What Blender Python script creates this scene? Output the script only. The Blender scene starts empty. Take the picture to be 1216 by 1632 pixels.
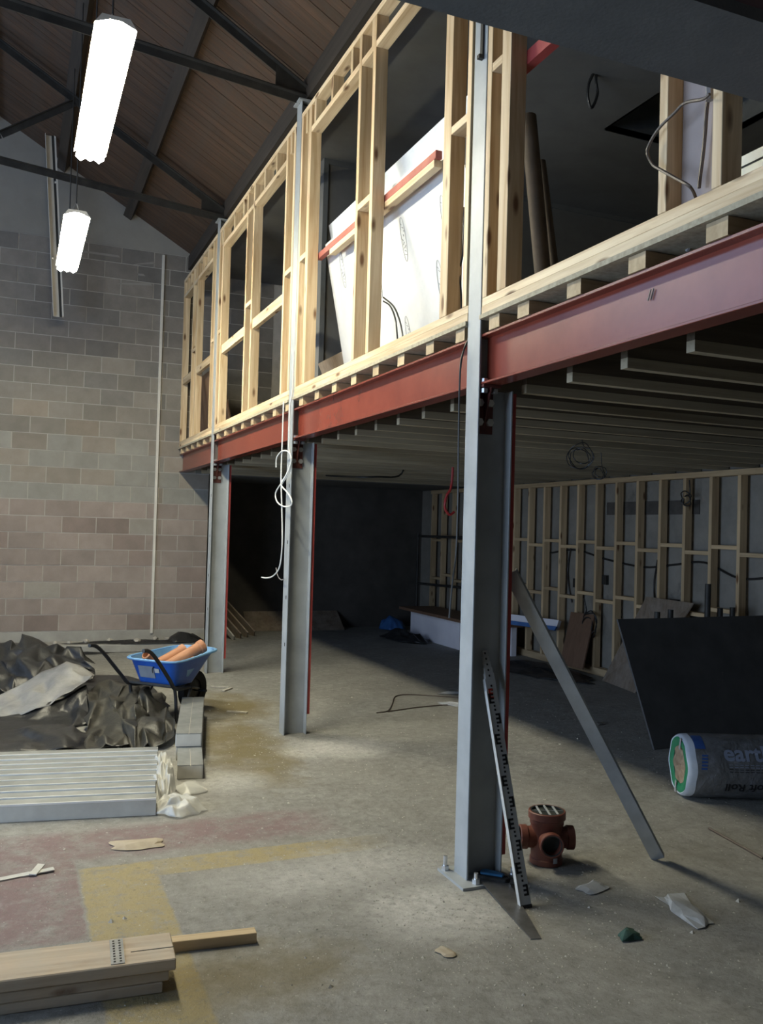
import bpy, bmesh, math, random
import numpy as np
from mathutils import Vector, Matrix
random.seed(7)
sc = bpy.context.scene
COL = sc.collection
# ------------------------------------------------------------------ camera
YAW, PITCH, ROLL, FPX = 0.3943, 0.0201, 0.0274, 1400.9
CAM = np.array([-2.1484, -3.9236, 1.7627])
_f = np.array([math.sin(YAW)*math.cos(PITCH), math.cos(YAW)*math.cos(PITCH), math.sin(PITCH)])
_r = np.array([math.cos(YAW), -math.sin(YAW), 0.0]); _u = np.cross(_r, _f)
CR = math.cos(ROLL)*_r + math.sin(ROLL)*_u
CU = -math.sin(ROLL)*_r + math.cos(ROLL)*_u
cd = bpy.data.cameras.new('camera'); cam = bpy.data.objects.new('camera', cd); COL.objects.link(cam)
cd.sensor_fit = 'VERTICAL'; cd.sensor_height = 36; cd.lens = 36*FPX/1632; cd.clip_start = .05
m3 = Matrix((CR, CU, -_f)).transposed()
cam.matrix_world = Matrix.Translation(CAM) @ m3.to_4x4()
sc.camera = cam
def at(px, py, ax, v):
    """direction of a photo pixel met with the plane axis = v (floor, wall or thing it touches)"""
    d = _f + CR*(px-608)/FPX - CU*(py-816)/FPX; i = 'xyz'.index(ax)
    return Vector(CAM + (v-CAM[i])/d[i]*d)
# ------------------------------------------------------------------ world, daylight, exposure
w = bpy.data.worlds.new('world'); sc.world = w; w.use_nodes = True
w.node_tree.nodes['Background'].inputs[0].default_value = (.55, .68, .9, 1)
w.node_tree.nodes['Background'].inputs[1].default_value = .25
def area(name, loc, rot, sx, sy, power, color):
    l = bpy.data.lights.new(name, 'AREA'); l.shape = 'RECTANGLE'; l.size = sx; l.size_y = sy; l.energy = power; l.color = color
    o = bpy.data.objects.new(name, l); COL.objects.link(o); o.location = loc; o.rotation_euler = rot; return o
# daylight standing in the open loading door of the left wall
area('daylight_door', (-7.05, .5, 1.65), (0, math.radians(-90), 0), 3.2, 5.4, 390, (.56, .74, 1))
# daylight in the high side window of the left wall
area('daylight_window', (-7.05, 5.6, 5.4), (0, math.radians(-90), 0), 1.5, 6.0, 88, (.43, .63, 1))
LAMP = 135.0
vs = sc.view_settings
vs.view_transform = 'Standard'; vs.look = 'None'; vs.gamma = 1; vs.use_curve_mapping = False; vs.exposure = 0.0

# ------------------------------------------------------------------ materials
MATS = {}
def new_mat(name):
    m = bpy.data.materials.new(name); m.use_nodes = True
    nt = m.node_tree; b = nt.nodes['Principled BSDF']; MATS[name] = m
    return m, nt, b
def N(nt, t, **k):
    n = nt.nodes.new(t)
    for a, v in k.items():
        if a in n.inputs.keys() if hasattr(n.inputs, 'keys') else False: n.inputs[a].default_value = v
        else: setattr(n, a, v)
    return n
def ramp(nt, fac, stops):
    r = nt.nodes.new('ShaderNodeValToRGB'); e = r.color_ramp.elements
    e[0].position, e[0].color = stops[0][0], (*stops[0][1], 1)
    e[1].position, e[1].color = stops[-1][0], (*stops[-1][1], 1)
    for p, c in stops[1:-1]:
        q = e.new(p); q.color = (*c, 1)
    nt.links.new(fac, r.inputs[0]); return r.outputs[0]
def mix(nt, fac, a, b, mode='MIX'):
    n = nt.nodes.new('ShaderNodeMix'); n.data_type = 'RGBA'; n.blend_type = mode
    for s, v in ((n.inputs[0], fac), (n.inputs[6], a), (n.inputs[7], b)):
        if isinstance(v, (int, float)): s.default_value = v
        elif isinstance(v, tuple): s.default_value = (*v, 1)
        else: nt.links.new(v, s)
    return n.outputs[2]
def math_(nt, op, a, b=None, c=None, clamp=False):
    n = nt.nodes.new('ShaderNodeMath'); n.operation = op; n.use_clamp = clamp
    for i, v in enumerate((a, b, c)):
        if v is None: continue
        if isinstance(v, (int, float)): n.inputs[i].default_value = v
        else: nt.links.new(v, n.inputs[i])
    return n.outputs[0]
def noise(nt, vec, scale, detail=4, rough=.55, dist=0):
    n = nt.nodes.new('ShaderNodeTexNoise'); n.inputs['Scale'].default_value = scale
    n.inputs['Detail'].default_value = detail; n.inputs['Roughness'].default_value = rough; n.inputs['Distortion'].default_value = dist
    if vec is not None: nt.links.new(vec, n.inputs['Vector'])
    return n.outputs['Fac']
def coord(nt, kind='Object', scale=None, rand=False):
    t = nt.nodes.new('ShaderNodeTexCoord'); v = t.outputs[kind]
    if rand:
        oi = nt.nodes.new('ShaderNodeObjectInfo'); a = nt.nodes.new('ShaderNodeVectorMath'); a.operation = 'ADD'
        cb = nt.nodes.new('ShaderNodeCombineXYZ'); r = math_(nt, 'MULTIPLY', oi.outputs['Random'], 37.0)
        for i in range(3): nt.links.new(r, cb.inputs[i])
        nt.links.new(v, a.inputs[0]); nt.links.new(cb.outputs[0], a.inputs[1]); v = a.outputs[0]
    if scale:
        mp = nt.nodes.new('ShaderNodeMapping'); mp.inputs['Scale'].default_value = scale
        nt.links.new(v, mp.inputs['Vector']); v = mp.outputs[0]
    return v
def bump(nt, b, h, strength=.3, dist=.01):
    n = nt.nodes.new('ShaderNodeBump'); n.inputs['Strength'].default_value = strength; n.inputs['Distance'].default_value = dist
    nt.links.new(h, n.inputs['Height']); nt.links.new(n.outputs[0], b.inputs['Normal'])
def mottled(name, c1, c2, scale=6, rough=.7, metal=0, bstr=.15, rand=True, spots=None, fine=60, spec=None):
    m, nt, b = new_mat(name); v = coord(nt, rand=rand)
    n1 = noise(nt, v, scale, 5, .6); col = ramp(nt, n1, [(.3, c1), (.7, c2)])
    n2 = noise(nt, v, fine, 3)
    if spots:
        col = mix(nt, ramp(nt, noise(nt, v, scale*2.3, 6, .7), [(spots[1], (0,0,0)), (spots[1]+.08, (1,1,1))]), col, spots[0])
    nt.links.new(col, b.inputs['Base Color']); b.inputs['Roughness'].default_value = rough; b.inputs['Metallic'].default_value = metal
    if spec is not None: b.inputs['Specular IOR Level'].default_value = spec
    if bstr: bump(nt, b, n2, bstr, .004)
    return m
def wood(name, c1, c2, axis='z', knots=True, rough=.65, dirt=None):
    m, nt, b = new_mat(name)
    s = {'x': (1.2, 22, 22), 'y': (22, 1.2, 22), 'z': (22, 22, 1.2)}[axis]
    v = coord(nt, scale=s, rand=True); g = noise(nt, v, 1.0, 4, .6, .6)
    col = ramp(nt, g, [(.3, c1), (.68, c2)])
    oi = nt.nodes.new('ShaderNodeObjectInfo')
    var = math_(nt, 'MULTIPLY_ADD', oi.outputs['Random'], .32, .80)
    hs = nt.nodes.new('ShaderNodeHueSaturation'); nt.links.new(var, hs.inputs['Value']); nt.links.new(col, hs.inputs['Color']); col = hs.outputs[0]
    if knots:
        s2 = {'x': (3, 9, 9), 'y': (9, 3, 9), 'z': (9, 9, 3)}[axis]
        vv = coord(nt, scale=s2, rand=True)
        vo = nt.nodes.new('ShaderNodeTexVoronoi'); vo.inputs['Scale'].default_value = 1.0; nt.links.new(vv, vo.inputs['Vector'])
        k = ramp(nt, vo.outputs['Distance'], [(.09, (1,1,1)), (.20, (0,0,0))])
        col = mix(nt, k, col, (.15, .07, .028))
    if dirt: col = mix(nt, ramp(nt, noise(nt, coord(nt), 5, 6, .7), [(.4, (0,0,0)), (.75, (1,1,1))]), col, dirt)
    nt.links.new(col, b.inputs['Base Color']); b.inputs['Roughness'].default_value = rough
    bump(nt, b, g, .12, .003); return m
wood('pine_z', (.50, .325, .165), (.80, .64, .42), 'z'); wood('pine_y', (.54, .37, .20), (.82, .67, .45), 'y'); wood('pine_x', (.40, .29, .16), (.58, .44, .27), 'x', knots=False)
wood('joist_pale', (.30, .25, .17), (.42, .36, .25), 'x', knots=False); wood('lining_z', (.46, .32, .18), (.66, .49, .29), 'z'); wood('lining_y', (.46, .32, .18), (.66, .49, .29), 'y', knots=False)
wood('roof_wood', (.052, .027, .015), (.120, .064, .034), 'x', knots=False, rough=.8, dirt=(.070, .052, .038))
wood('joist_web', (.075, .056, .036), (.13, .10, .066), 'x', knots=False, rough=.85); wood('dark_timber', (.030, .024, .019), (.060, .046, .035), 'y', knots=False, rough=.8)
wood('scaffold_wood', (.33, .255, .18), (.52, .42, .31), 'x', knots=True, rough=.8, dirt=(.44, .39, .32))
wood('ply_wood', (.16, .12, .085), (.24, .18, .13), 'z', knots=False, rough=.8, dirt=(.28, .24, .20))
wood('brown_board', (.15, .085, .05), (.21, .12, .075), 'z', knots=False, rough=.6)
mottled('chipboard', (.30, .26, .18), (.48, .43, .32), 40, .85)
mottled('galv', (.34, .36, .38), (.50, .53, .55), 5, .48, .55, .1)
mottled('column_grey', (.30, .32, .335), (.40, .425, .44), 4, .5, .1, .12, spots=((.50, .52, .53), .68))
mottled('red_primer', (.17, .030, .018), (.23, .046, .026), 3, .27, 0, .05, spec=.9)
mottled('red_edge', (.33, .045, .042), (.42, .065, .060), 8, .6)
mottled('cleat_red', (.075, .022, .018), (.12, .035, .028), 9, .5)
mottled('nail_steel', (.20, .205, .21), (.27, .275, .28), 30, .6, .3, .2); mottled('zinc', (.60, .62, .64), (.75, .76, .78), 20, .3, .8, 0)
mottled('dark_steel', (.020, .019, .018), (.045, .042, .038), 8, .6, .2)
mottled('plaster', (.27, .255, .23), (.32, .305, .275), 2.5, .9, spots=((.21, .20, .18), .68))
mottled('dark_brick', (.10, .09, .08), (.16, .145, .13), 3, .9); mottled('unlit_recess', (.055, .049, .043), (.085, .076, .067), 3, .9, bstr=.3); mottled('pink_board', (.40, .325, .295), (.46, .38, .345), 4, .85); mottled('white_conduit', (.60, .57, .52), (.72, .69, .63), 4, .6)  # brick kept dark to cut bounced light; recess shade put into its wall colour
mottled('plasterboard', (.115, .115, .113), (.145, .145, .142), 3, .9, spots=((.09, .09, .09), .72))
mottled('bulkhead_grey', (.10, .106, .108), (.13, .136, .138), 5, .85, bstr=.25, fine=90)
def pbrick():
    m, nt, b = new_mat('painted_brick'); v = coord(nt); sp = nt.nodes.new('ShaderNodeSeparateXYZ'); nt.links.new(v, sp.inputs[0]); cb = nt.nodes.new('ShaderNodeCombineXYZ'); nt.links.new(sp.outputs[1], cb.inputs[0]); nt.links.new(sp.outputs[2], cb.inputs[1])
    br = nt.nodes.new('ShaderNodeTexBrick'); br.inputs['Scale'].default_value = 1; br.inputs['Brick Width'].default_value = .225; br.inputs['Row Height'].default_value = .075; br.inputs['Mortar Size'].default_value = .005; nt.links.new(cb.outputs[0], br.inputs['Vector'])
    col = ramp(nt, noise(nt, v, 3, 6, .65), [(.3, (.19, .175, .150)), (.7, (.275, .255, .222))]); col = mix(nt, ramp(nt, noise(nt, v, 1.6, 7, .7), [(.60, (0,0,0)), (.72, (1,1,1))]), col, (.11, .10, .09))
    nt.links.new(col, b.inputs['Base Color']); b.inputs['Roughness'].default_value = .85; bump(nt, b, br.outputs['Fac'], -.6, .01)
pbrick()
mottled('concrete_plinth', (.27, .26, .24), (.38, .37, .34), 4, .9, bstr=.4)
mottled('rubble', (.25, .23, .20), (.52, .49, .44), 8, .95, bstr=.4)
mottled('barrow_blue', (.012, .07, .36), (.022, .12, .48), 6, .42, 0, .05, spots=((.16, .26, .42), .70))
mottled('barrow_inside', (.10, .26, .50), (.20, .38, .62), 6, .6, 0, .05)
mottled('black_paint', (.012, .012, .013), (.026, .026, .027), 10, .45)
mottled('rubber', (.010, .010, .010), (.022, .021, .020), 14, .8)
mottled('terracotta', (.36, .15, .07), (.50, .24, .125), 7, .6, spots=((.62, .46, .34), .68))
mottled('terracotta_dark', (.135, .042, .028), (.19, .062, .042), 6, .5, spots=((.30, .20, .17), .70))
mottled('grid_black', (.020, .026, .026), (.040, .048, .046), 20, .5)
mottled('staff_alu', (.48, .49, .49), (.58, .59, .59), 10, .45, .3, 0)
mottled('mark_black', (.012, .012, .014), (.02, .02, .022), 10, .5, bstr=0); mottled('mark_red', (.45, .05, .03), (.5, .06, .04), 10, .5, bstr=0)
mottled('saw_steel', (.16, .155, .15), (.28, .275, .27), 12, .38, .7); mottled('saw_blue', (.02, .10, .22), (.03, .15, .30), 12, .45)
mottled('dark_sheet', (.058, .058, .060), (.085, .085, .087), 4, .75, spots=((.11, .11, .11), .66))
mottled('paper_white', (.46, .45, .42), (.60, .59, .55), 9, .85); mottled('paper_brown', (.34, .28, .20), (.46, .40, .31), 9, .9)
mottled('paper_grey', (.30, .31, .32), (.44, .46, .48), 9, .6); mottled('rag_green', (.022, .06, .045), (.05, .10, .08), 12, .9)
mottled('white_panel', (.78, .75, .80), (.85, .82, .86), 4, .6); mottled('blue_plastic', (.03, .10, .30), (.06, .18, .42), 6, .4)
mottled('cable_white', (.72, .72, .69), (.80, .80, .77), 6, .5, bstr=0); mottled('cable_black', (.012, .012, .012), (.02, .02, .02), 6, .5, bstr=0)
mottled('cable_brown', (.075, .055, .045), (.11, .085, .07), 6, .5, bstr=0); mottled('cable_red', (.40, .03, .03), (.48, .05, .05), 6, .5, bstr=0)
mottled('cable_grey', (.20, .19, .19), (.28, .27, .27), 6, .5, bstr=0)
mottled('roll_green', (.015, .17, .075), (.025, .24, .11), 10, .4, bstr=0); mottled('roll_white', (.50, .55, .62), (.66, .70, .76), 8, .4)
mottled('roll_wool', (.24, .165, .10), (.42, .31, .21), 22, .95, bstr=.8, fine=50)
mottled('roll_blue', (.025, .065, .22), (.04, .10, .30), 8, .4, bstr=0); mottled('roll_print', (.20, .23, .30), (.25, .28, .36), 8, .45, bstr=0)
mottled('roll_tape', (.34, .33, .32), (.42, .41, .40), 8, .4, bstr=0); mottled('brick_red', (.22, .085, .06), (.27, .11, .075), 8, .85)
mottled('rough_patch', (.055, .05, .045), (.09, .08, .07), 9, .95, bstr=.5); mottled('grey_label', (.20, .22, .25), (.26, .28, .31), 9, .6, bstr=0)
mottled('ink_grey', (.30, .31, .32), (.36, .37, .38), 9, .6, bstr=0); mottled('wood_dark_pole', (.10, .075, .05), (.15, .11, .075), 9, .8)
mottled('painted_red_batten', (.30, .075, .055), (.40, .12, .09), 7, .6); mottled('light_chip', (.30, .285, .25), (.50, .475, .42), 30, .9, rand=False)
# block: colour carried by each block object
def block_mat():
    m, nt, b = new_mat('block'); v = coord(nt, rand=True); oi = nt.nodes.new('ShaderNodeObjectInfo')
    n1 = noise(nt, v, 5, 6, .65); n2 = noise(nt, v, 70, 3, .7)
    col = mix(nt, 1.0, oi.outputs['Color'], ramp(nt, n1, [(.25, (.78, .78, .78)), (.75, (1.12, 1.12, 1.12))]), 'MULTIPLY')
    col = mix(nt, ramp(nt, n2, [(.62, (0,0,0)), (.75, (.5,.5,.5))]), col, (.12, .11, .10))
    nt.links.new(col, b.inputs['Base Color']); b.inputs['Roughness'].default_value = .92; bump(nt, b, n2, .45, .004)
block_mat()
mottled('mortar', (.40, .375, .345), (.50, .475, .44), 9, .95, bstr=.3)
# foil
def foil(name, c1, c2, rough, metal):
    m, nt, b = new_mat(name); v = coord(nt, rand=True)
    n1 = noise(nt, v, 7, 5, .6); n3 = noise(nt, v, 30, 4, .6)
    nt.links.new(ramp(nt, n1, [(.3, c1), (.7, c2)]), b.inputs['Base Color']); b.inputs['Roughness'].default_value = rough; b.inputs['Metallic'].default_value = metal
    bump(nt, b, n3, .25, .006); return m
foil('foil_strip', (.27, .285, .285), (.40, .415, .415), .42, .55); foil('foil_edge', (.52, .50, .45), (.64, .62, .56), .8, 0)
foil('foil_lip', (.78, .79, .78), (.9, .9, .88), .3, .2); foil('foil_board', (.62, .64, .67), (.72, .74, .76), .42, .25)
def sheet_mat(name, c1, c2, rough, dust, dlev):
    m, nt, b = new_mat(name); v = coord(nt, rand=True)
    col = ramp(nt, noise(nt, v, 3, 5, .6), [(.3, c1), (.7, c2)])
    col = mix(nt, ramp(nt, noise(nt, v, 2.2, 7, .7), [(dlev, (0,0,0)), (dlev+.22, (1,1,1))]), col, dust)
    nt.links.new(col, b.inputs['Base Color']); b.inputs['Roughness'].default_value = rough
    bump(nt, b, noise(nt, v, 14, 5, .65), .35, .02); return m
sheet_mat('black_sheet', (.010, .0105, .012), (.020, .021, .023), .40, (.050, .050, .048), .56)
sheet_mat('grey_sheet', (.12, .12, .125), (.20, .20, .20), .55, (.27, .265, .255), .42)
sheet_mat('olive_sheet', (.018, .0175, .014), (.038, .036, .029), .45, (.085, .080, .064), .54)
def clear_mat():
    m, nt, b = new_mat('clear_film'); b.inputs['Base Color'].default_value = (.80, .80, .76, 1); b.inputs['Roughness'].default_value = .3
    b.inputs['Alpha'].default_value = .38
clear_mat()
def wrap_mat():
    m, nt, b = new_mat('roll_wrap'); v = coord(nt)
    col = ramp(nt, noise(nt, v, 6, 6, .65, 1.2), [(.3, (.085, .083, .080)), (.55, (.14, .143, .147)), (.8, (.27, .28, .31))])
    nt.links.new(col, b.inputs['Base Color']); b.inputs['Roughness'].default_value = .35; bump(nt, b, noise(nt, v, 12, 5, .6, 1.5), .4, .02)
wrap_mat()
def lamp_mat():
    m, nt, b = new_mat('lamp_glow'); b.inputs['Base Color'].default_value = (.9, .9, .85, 1)
    b.inputs['Emission Color'].default_value = (1, .935, .70, 1); b.inputs['Emission Strength'].default_value = LAMP
lamp_mat()
def floor_mat():
    m, nt, b = new_mat('floor_concrete'); v = coord(nt); L = nt.links
    sep = nt.nodes.new('ShaderNodeSeparateXYZ'); L.new(v, sep.inputs[0]); X, Y = sep.outputs[0], sep.outputs[1]
    big = noise(nt, v, .7, 5, .6); mid = noise(nt, v, 3.2, 6, .65); fine = noise(nt, v, 26, 6, .75); edge = noise(nt, v, 9, 5, .7)
    col = ramp(nt, mid, [(.28, (.162, .158, .147)), (.5, (.238, .234, .218)), (.72, (.318, .312, .292))])
    col = mix(nt, 1.0, col, ramp(nt, noise(nt, v, 14, 8, .78), [(.28, (.50, .50, .50)), (.5, (1, 1, 1)), (.72, (1.45, 1.45, 1.45))]), 'MULTIPLY')
    col = mix(nt, ramp(nt, big, [(.35, (0,0,0)), (.65, (.45,.45,.45))]), col, (.262, .250, .222))
    e = math_(nt, 'MULTIPLY', math_(nt, 'SUBTRACT', edge, .5), .035)
    def band(c, lo, hi, soft=.015):
        c2 = math_(nt, 'ADD', c, e)
        a = math_(nt, 'MULTIPLY_ADD', c2, 1/soft, -lo/soft, clamp=True); d = math_(nt, 'MULTIPLY_ADD', c2, -1/soft, hi/soft, clamp=True)
        return math_(nt, 'MULTIPLY', a, d)
    def mx(a, b2): return math_(nt, 'MAXIMUM', a, b2)
    def mul(a, b2): return math_(nt, 'MULTIPLY', a, b2)
    wear = ramp(nt, noise(nt, v, 13, 8, .8), [(.33, (0,0,0)), (.52, (1,1,1))])
    wear2 = ramp(nt, noise(nt, v, 6, 8, .78), [(.34, (0,0,0)), (.56, (1,1,1))])
    # old red painted bay (worn) left of and beyond the yellow line
    red = mx(mul(band(Y, .86, 1.42, .12), band(X, -5, -.25, .35)), mul(band(X, -5, -1.80), band(Y, -.02, .95, .05)))
    col = mix(nt, mul(mul(red, wear2), .78), col, (.185, .108, .115))
    # yellow line
    yel = mx(mul(band(X, -1.80, -1.42), band(Y, -3, .80)), mul(band(Y, .58, .81), band(X, -1.80, -.1, .6)))
    col = mix(nt, mul(mul(yel, wear), .80), col, (.36, .285, .125))
    # ochre damp stains round the second column
    def blob(cx, cy, rx, ry):
        dx = math_(nt, 'MULTIPLY', math_(nt, 'ADD', X, -cx), 1/rx); dy = math_(nt, 'MULTIPLY', math_(nt, 'ADD', Y, -cy), 1/ry)
        r2 = math_(nt, 'ADD', mul(dx, dx), mul(dy, dy)); q = math_(nt, 'ADD', r2, math_(nt, 'MULTIPLY', math_(nt, 'SUBTRACT', mid, .5), 2.2))
        return math_(nt, 'SUBTRACT', 1.0, q, clamp=True)
    st = mx(mx(blob(-.40, 3.0, .42, 1.3), blob(-.15, 4.6, .5, .8)), mul(blob(-1.25, -.55, .55, .35), .7))
    col = mix(nt, mul(st, .85), col, (.155, .12, .045))
    # pale dust by the columns
    du = mx(mx(blob(-.28, -.22, .42, .40), blob(.30, 2.75, .55, .4)), mx(mul(blob(-.5, .35, .8, .35), .7), mul(blob(-.75, 2.1, .35, .3), .7)))
    col = mix(nt, mul(mul(du, .95), ramp(nt, noise(nt, v, 18, 8, .8), [(.35, (.25,.25,.25)), (.6, (1,1,1))])), col, (.56, .55, .52))
    # speckle
    col = mix(nt, ramp(nt, fine, [(.57, (0,0,0)), (.68, (.8,.8,.8))]), col, (.13, .125, .11))
    col = mix(nt, ramp(nt, noise(nt, v, 42, 3, .6), [(.66, (0,0,0)), (.74, (.8,.8,.8))]), col, (.55, .53, .48))
    L.new(col, b.inputs['Base Color']); L.new(ramp(nt, mid, [(.3, (.62,.62,.62)), (.7, (.85,.85,.85))]), b.inputs['Roughness'])
    bump(nt, b, math_(nt, 'ADD', fine, math_(nt, 'MULTIPLY', mid, .8)), .5, .02)
floor_mat()

# ------------------------------------------------------------------ mesh helpers
class MB:
    def __init__(s): s.v = []; s.f = []; s.mi = []; s.cur = 0
    def add(s, vs_, fs):
        o = len(s.v); s.v += [tuple(p) for p in vs_]; s.f += [tuple(i+o for i in q) for q in fs]; s.mi += [s.cur]*len(fs); return s
    def box(s, x0, x1, y0, y1, z0, z1):
        return s.add([(x0,y0,z0),(x1,y0,z0),(x1,y1,z0),(x0,y1,z0),(x0,y0,z1),(x1,y0,z1),(x1,y1,z1),(x0,y1,z1)],
                     [(0,3,2,1),(4,5,6,7),(0,1,5,4),(1,2,6,5),(2,3,7,6),(3,0,4,7)])
    def hexa(s, p):      # 8 points: bottom 4, top 4
        return s.add(p, [(0,3,2,1),(4,5,6,7),(0,1,5,4),(1,2,6,5),(2,3,7,6),(3,0,4,7)])
    def bar(s, a, b, wdt, dep, up=(0,0,1)):   # rectangular bar from a to b
        a, b = Vector(a), Vector(b); d = (b-a).normalized(); sd = d.cross(Vector(up))
        if sd.length < 1e-4: sd = d.cross(Vector((1,0,0)))
        sd.normalize(); u = sd.cross(d); p = []
        for q in (a, b):
            for i, j in ((-1,-1),(1,-1),(1,1),(-1,1)): p.append(q + sd*i*wdt/2 + u*j*dep/2)
        return s.hexa(p)
    def prof(s, pts, a, b, up=(0,0,1), cap=True):   # extrude a 2D profile (side, up) from a to b
        a, b = Vector(a), Vector(b); d = (b-a).normalized(); sd = d.cross(Vector(up)).normalized(); u = sd.cross(d); n = len(pts)
        vv = [q + sd*x + u*y for q in (a, b) for x, y in pts]
        ff = [(i, (i+1) % n, n+(i+1) % n, n+i) for i in range(n)]
        if cap: ff += [tuple(range(n-1, -1, -1)), tuple(range(n, 2*n))]
        return s.add(vv, ff)
    def cyl(s, a, b, r0, r1=None, n=16, cap=True):
        r1 = r0 if r1 is None else r1; a, b = Vector(a), Vector(b); d = (b-a).normalized()
        sd = d.cross(Vector((0,0,1)))
        if sd.length < 1e-4: sd = Vector((1,0,0))
        sd.normalize(); u = sd.cross(d); vv = []
        for q, r in ((a, r0), (b, r1)):
            for i in range(n): t = 2*math.pi*i/n; vv.append(q + sd*r*math.cos(t) + u*r*math.sin(t))
        ff = [(i, (i+1) % n, n+(i+1) % n, n+i) for i in range(n)]
        if cap: ff += [tuple(range(n-1, -1, -1)), tuple(range(n, 2*n))]
        return s.add(vv, ff)
    def lathe(s, c, prof, axis=(0,0,1), n=28):
        d = Vector(axis).normalized(); sd = d.cross(Vector((0,0,1)))
        if sd.length < 1e-4: sd = Vector((1,0,0))
        sd.normalize(); u = sd.cross(d); c = Vector(c); vv = []
        for r, h in prof:
            for i in range(n): t = 2*math.pi*i/n; vv.append(c + d*h + sd*r*math.cos(t) + u*r*math.sin(t))
        ff = [(j*n+i, j*n+(i+1) % n, (j+1)*n+(i+1) % n, (j+1)*n+i) for j in range(len(prof)-1) for i in range(n)]
        return s.add(vv, ff)
    def tube(s, pts, r, n=6, sub=5):
        P = [Vector(p) for p in pts]
        if len(P) > 2 and sub > 1:
            Q = []; E = [P[0]*2-P[1]] + P + [P[-1]*2-P[-2]]
            for i in range(1, len(E)-2):
                for k in range(sub):
                    t = k/sub; a, b, c, d = E[i-1], E[i], E[i+1], E[i+2]
                    Q.append(.5*((2*b)+(c-a)*t+(2*a-5*b+4*c-d)*t*t+(3*b-a-3*c+d)*t**3))
            Q.append(P[-1]); P = Q
        ref = Vector((.3, .2, 1)); vv = []
        for i, p in enumerate(P):
            d = (P[min(i+1, len(P)-1)] - P[max(i-1, 0)])
            d = d.normalized() if d.length > 1e-7 else Vector((0,0,1))
            sd = d.cross(ref); 
            if sd.length < 1e-3: sd = d.cross(Vector((1,0,0)))
            sd.normalize(); u = sd.cross(d)
            for k in range(n): t = 2*math.pi*k/n; vv.append(p + sd*r*math.cos(t) + u*r*math.sin(t))
        m = len(P); ff = [(j*n+i, j*n+(i+1) % n, (j+1)*n+(i+1) % n, (j+1)*n+i) for j in range(m-1) for i in range(n)]
        ff += [tuple(range(n-1, -1, -1)), tuple(range((m-1)*n, m*n))]
        return s.add(vv, ff)
    def mesh(s, name, mats, smooth=False):
        me = bpy.data.meshes.new(name); me.from_pydata(s.v, [], s.f)
        for q in (mats if isinstance(mats, (list, tuple)) else [mats]): me.materials.append(MATS[q])
        for i, p in enumerate(me.polygons): p.material_index = s.mi[i]; p.use_smooth = smooth
        me.validate(); me.update(); return me
    def build(s, name, mat, parent=None, smooth=False, bevel=0):
        o = bpy.data.objects.new(name, s.mesh(name, mat, smooth)); COL.objects.link(o)
        if parent is not None: o.parent = parent
        if smooth: 
            try: o.data.set_sharp_from_angle(angle=math.radians(40))
            except Exception: pass
        if bevel:
            q = o.modifiers.new('bevel', 'BEVEL'); q.width = bevel; q.segments = 1; q.limit_method = 'ANGLE'
        return o
def tag(o, label=None, cat=None, group=None, kind=None):
    if label: o['label'] = label
    if cat: o['category'] = cat
    if group: o['group'] = group
    if kind: o['kind'] = kind
    return o
def thing(name, label, cat, group=None, loc=(0,0,0), kind=None):
    o = bpy.data.objects.new(name, None); COL.objects.link(o); o.empty_display_size = .05; o.location = loc
    return tag(o, label, cat, group, kind)
def link(name, me, parent=None, loc=(0,0,0), rot=None):
    o = bpy.data.objects.new(name, me); COL.objects.link(o); o.location = loc
    if rot: o.rotation_euler = rot
    if parent is not None: o.parent = parent
    return o
def bx(name, mat, parent, x0, x1, y0, y1, z0, z1, bevel=0):
    """box mesh centred on its own origin, so that per-object textures differ"""
    c = ((x0+x1)/2, (y0+y1)/2, (z0+z1)/2); a, b, d = (x1-x0)/2, (y1-y0)/2, (z1-z0)/2
    o = MB().box(-a, a, -b, b, -d, d).build(name, mat, parent, bevel=bevel); o.location = c; return o
# ------------------------------------------------------------------ setting
YW = 8.94                     # block wall
fl = MB().box(-7, 4.85, -8, 10.9, -.2, 0).build('floor', 'floor_concrete'); tag(fl, 'dusty concrete floor with worn red and yellow paint', 'floor', kind='structure')
# --- block wall
wb = MB().box(-7, .45, YW-.006, YW+.14, 0, 5.65).box(.45, 4.85, YW-.006, YW+.14, 2.86, 5.65).build('wall_back', 'mortar')
tag(wb, 'pinkish grey concrete block wall at the far end of the hall', 'wall', kind='structure')
rows = range(-8, 16)
half = MB().box(-.2195, .2195, -.012, .05, -.107, .107).mesh('block', 'block')
cache = {}
def block(x0, x1, k):
    wd = round(x1-x0-.011, 3)
    if wd not in cache: cache[wd] = MB().box(-wd/2, wd/2, -.012, .05, -.107, .107).mesh('block', 'block')
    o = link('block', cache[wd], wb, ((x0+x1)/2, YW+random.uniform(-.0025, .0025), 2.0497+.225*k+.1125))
    t = random.random(); j = random.uniform(.86, 1.12)
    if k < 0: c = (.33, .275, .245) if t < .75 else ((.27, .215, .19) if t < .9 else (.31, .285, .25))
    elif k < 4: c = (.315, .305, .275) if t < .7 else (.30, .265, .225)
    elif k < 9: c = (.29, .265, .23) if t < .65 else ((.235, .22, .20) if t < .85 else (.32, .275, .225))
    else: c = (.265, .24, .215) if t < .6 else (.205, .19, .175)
    j *= .93; o.color = (c[0]*j, c[1]*j, c[2]*j, 1)
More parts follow.
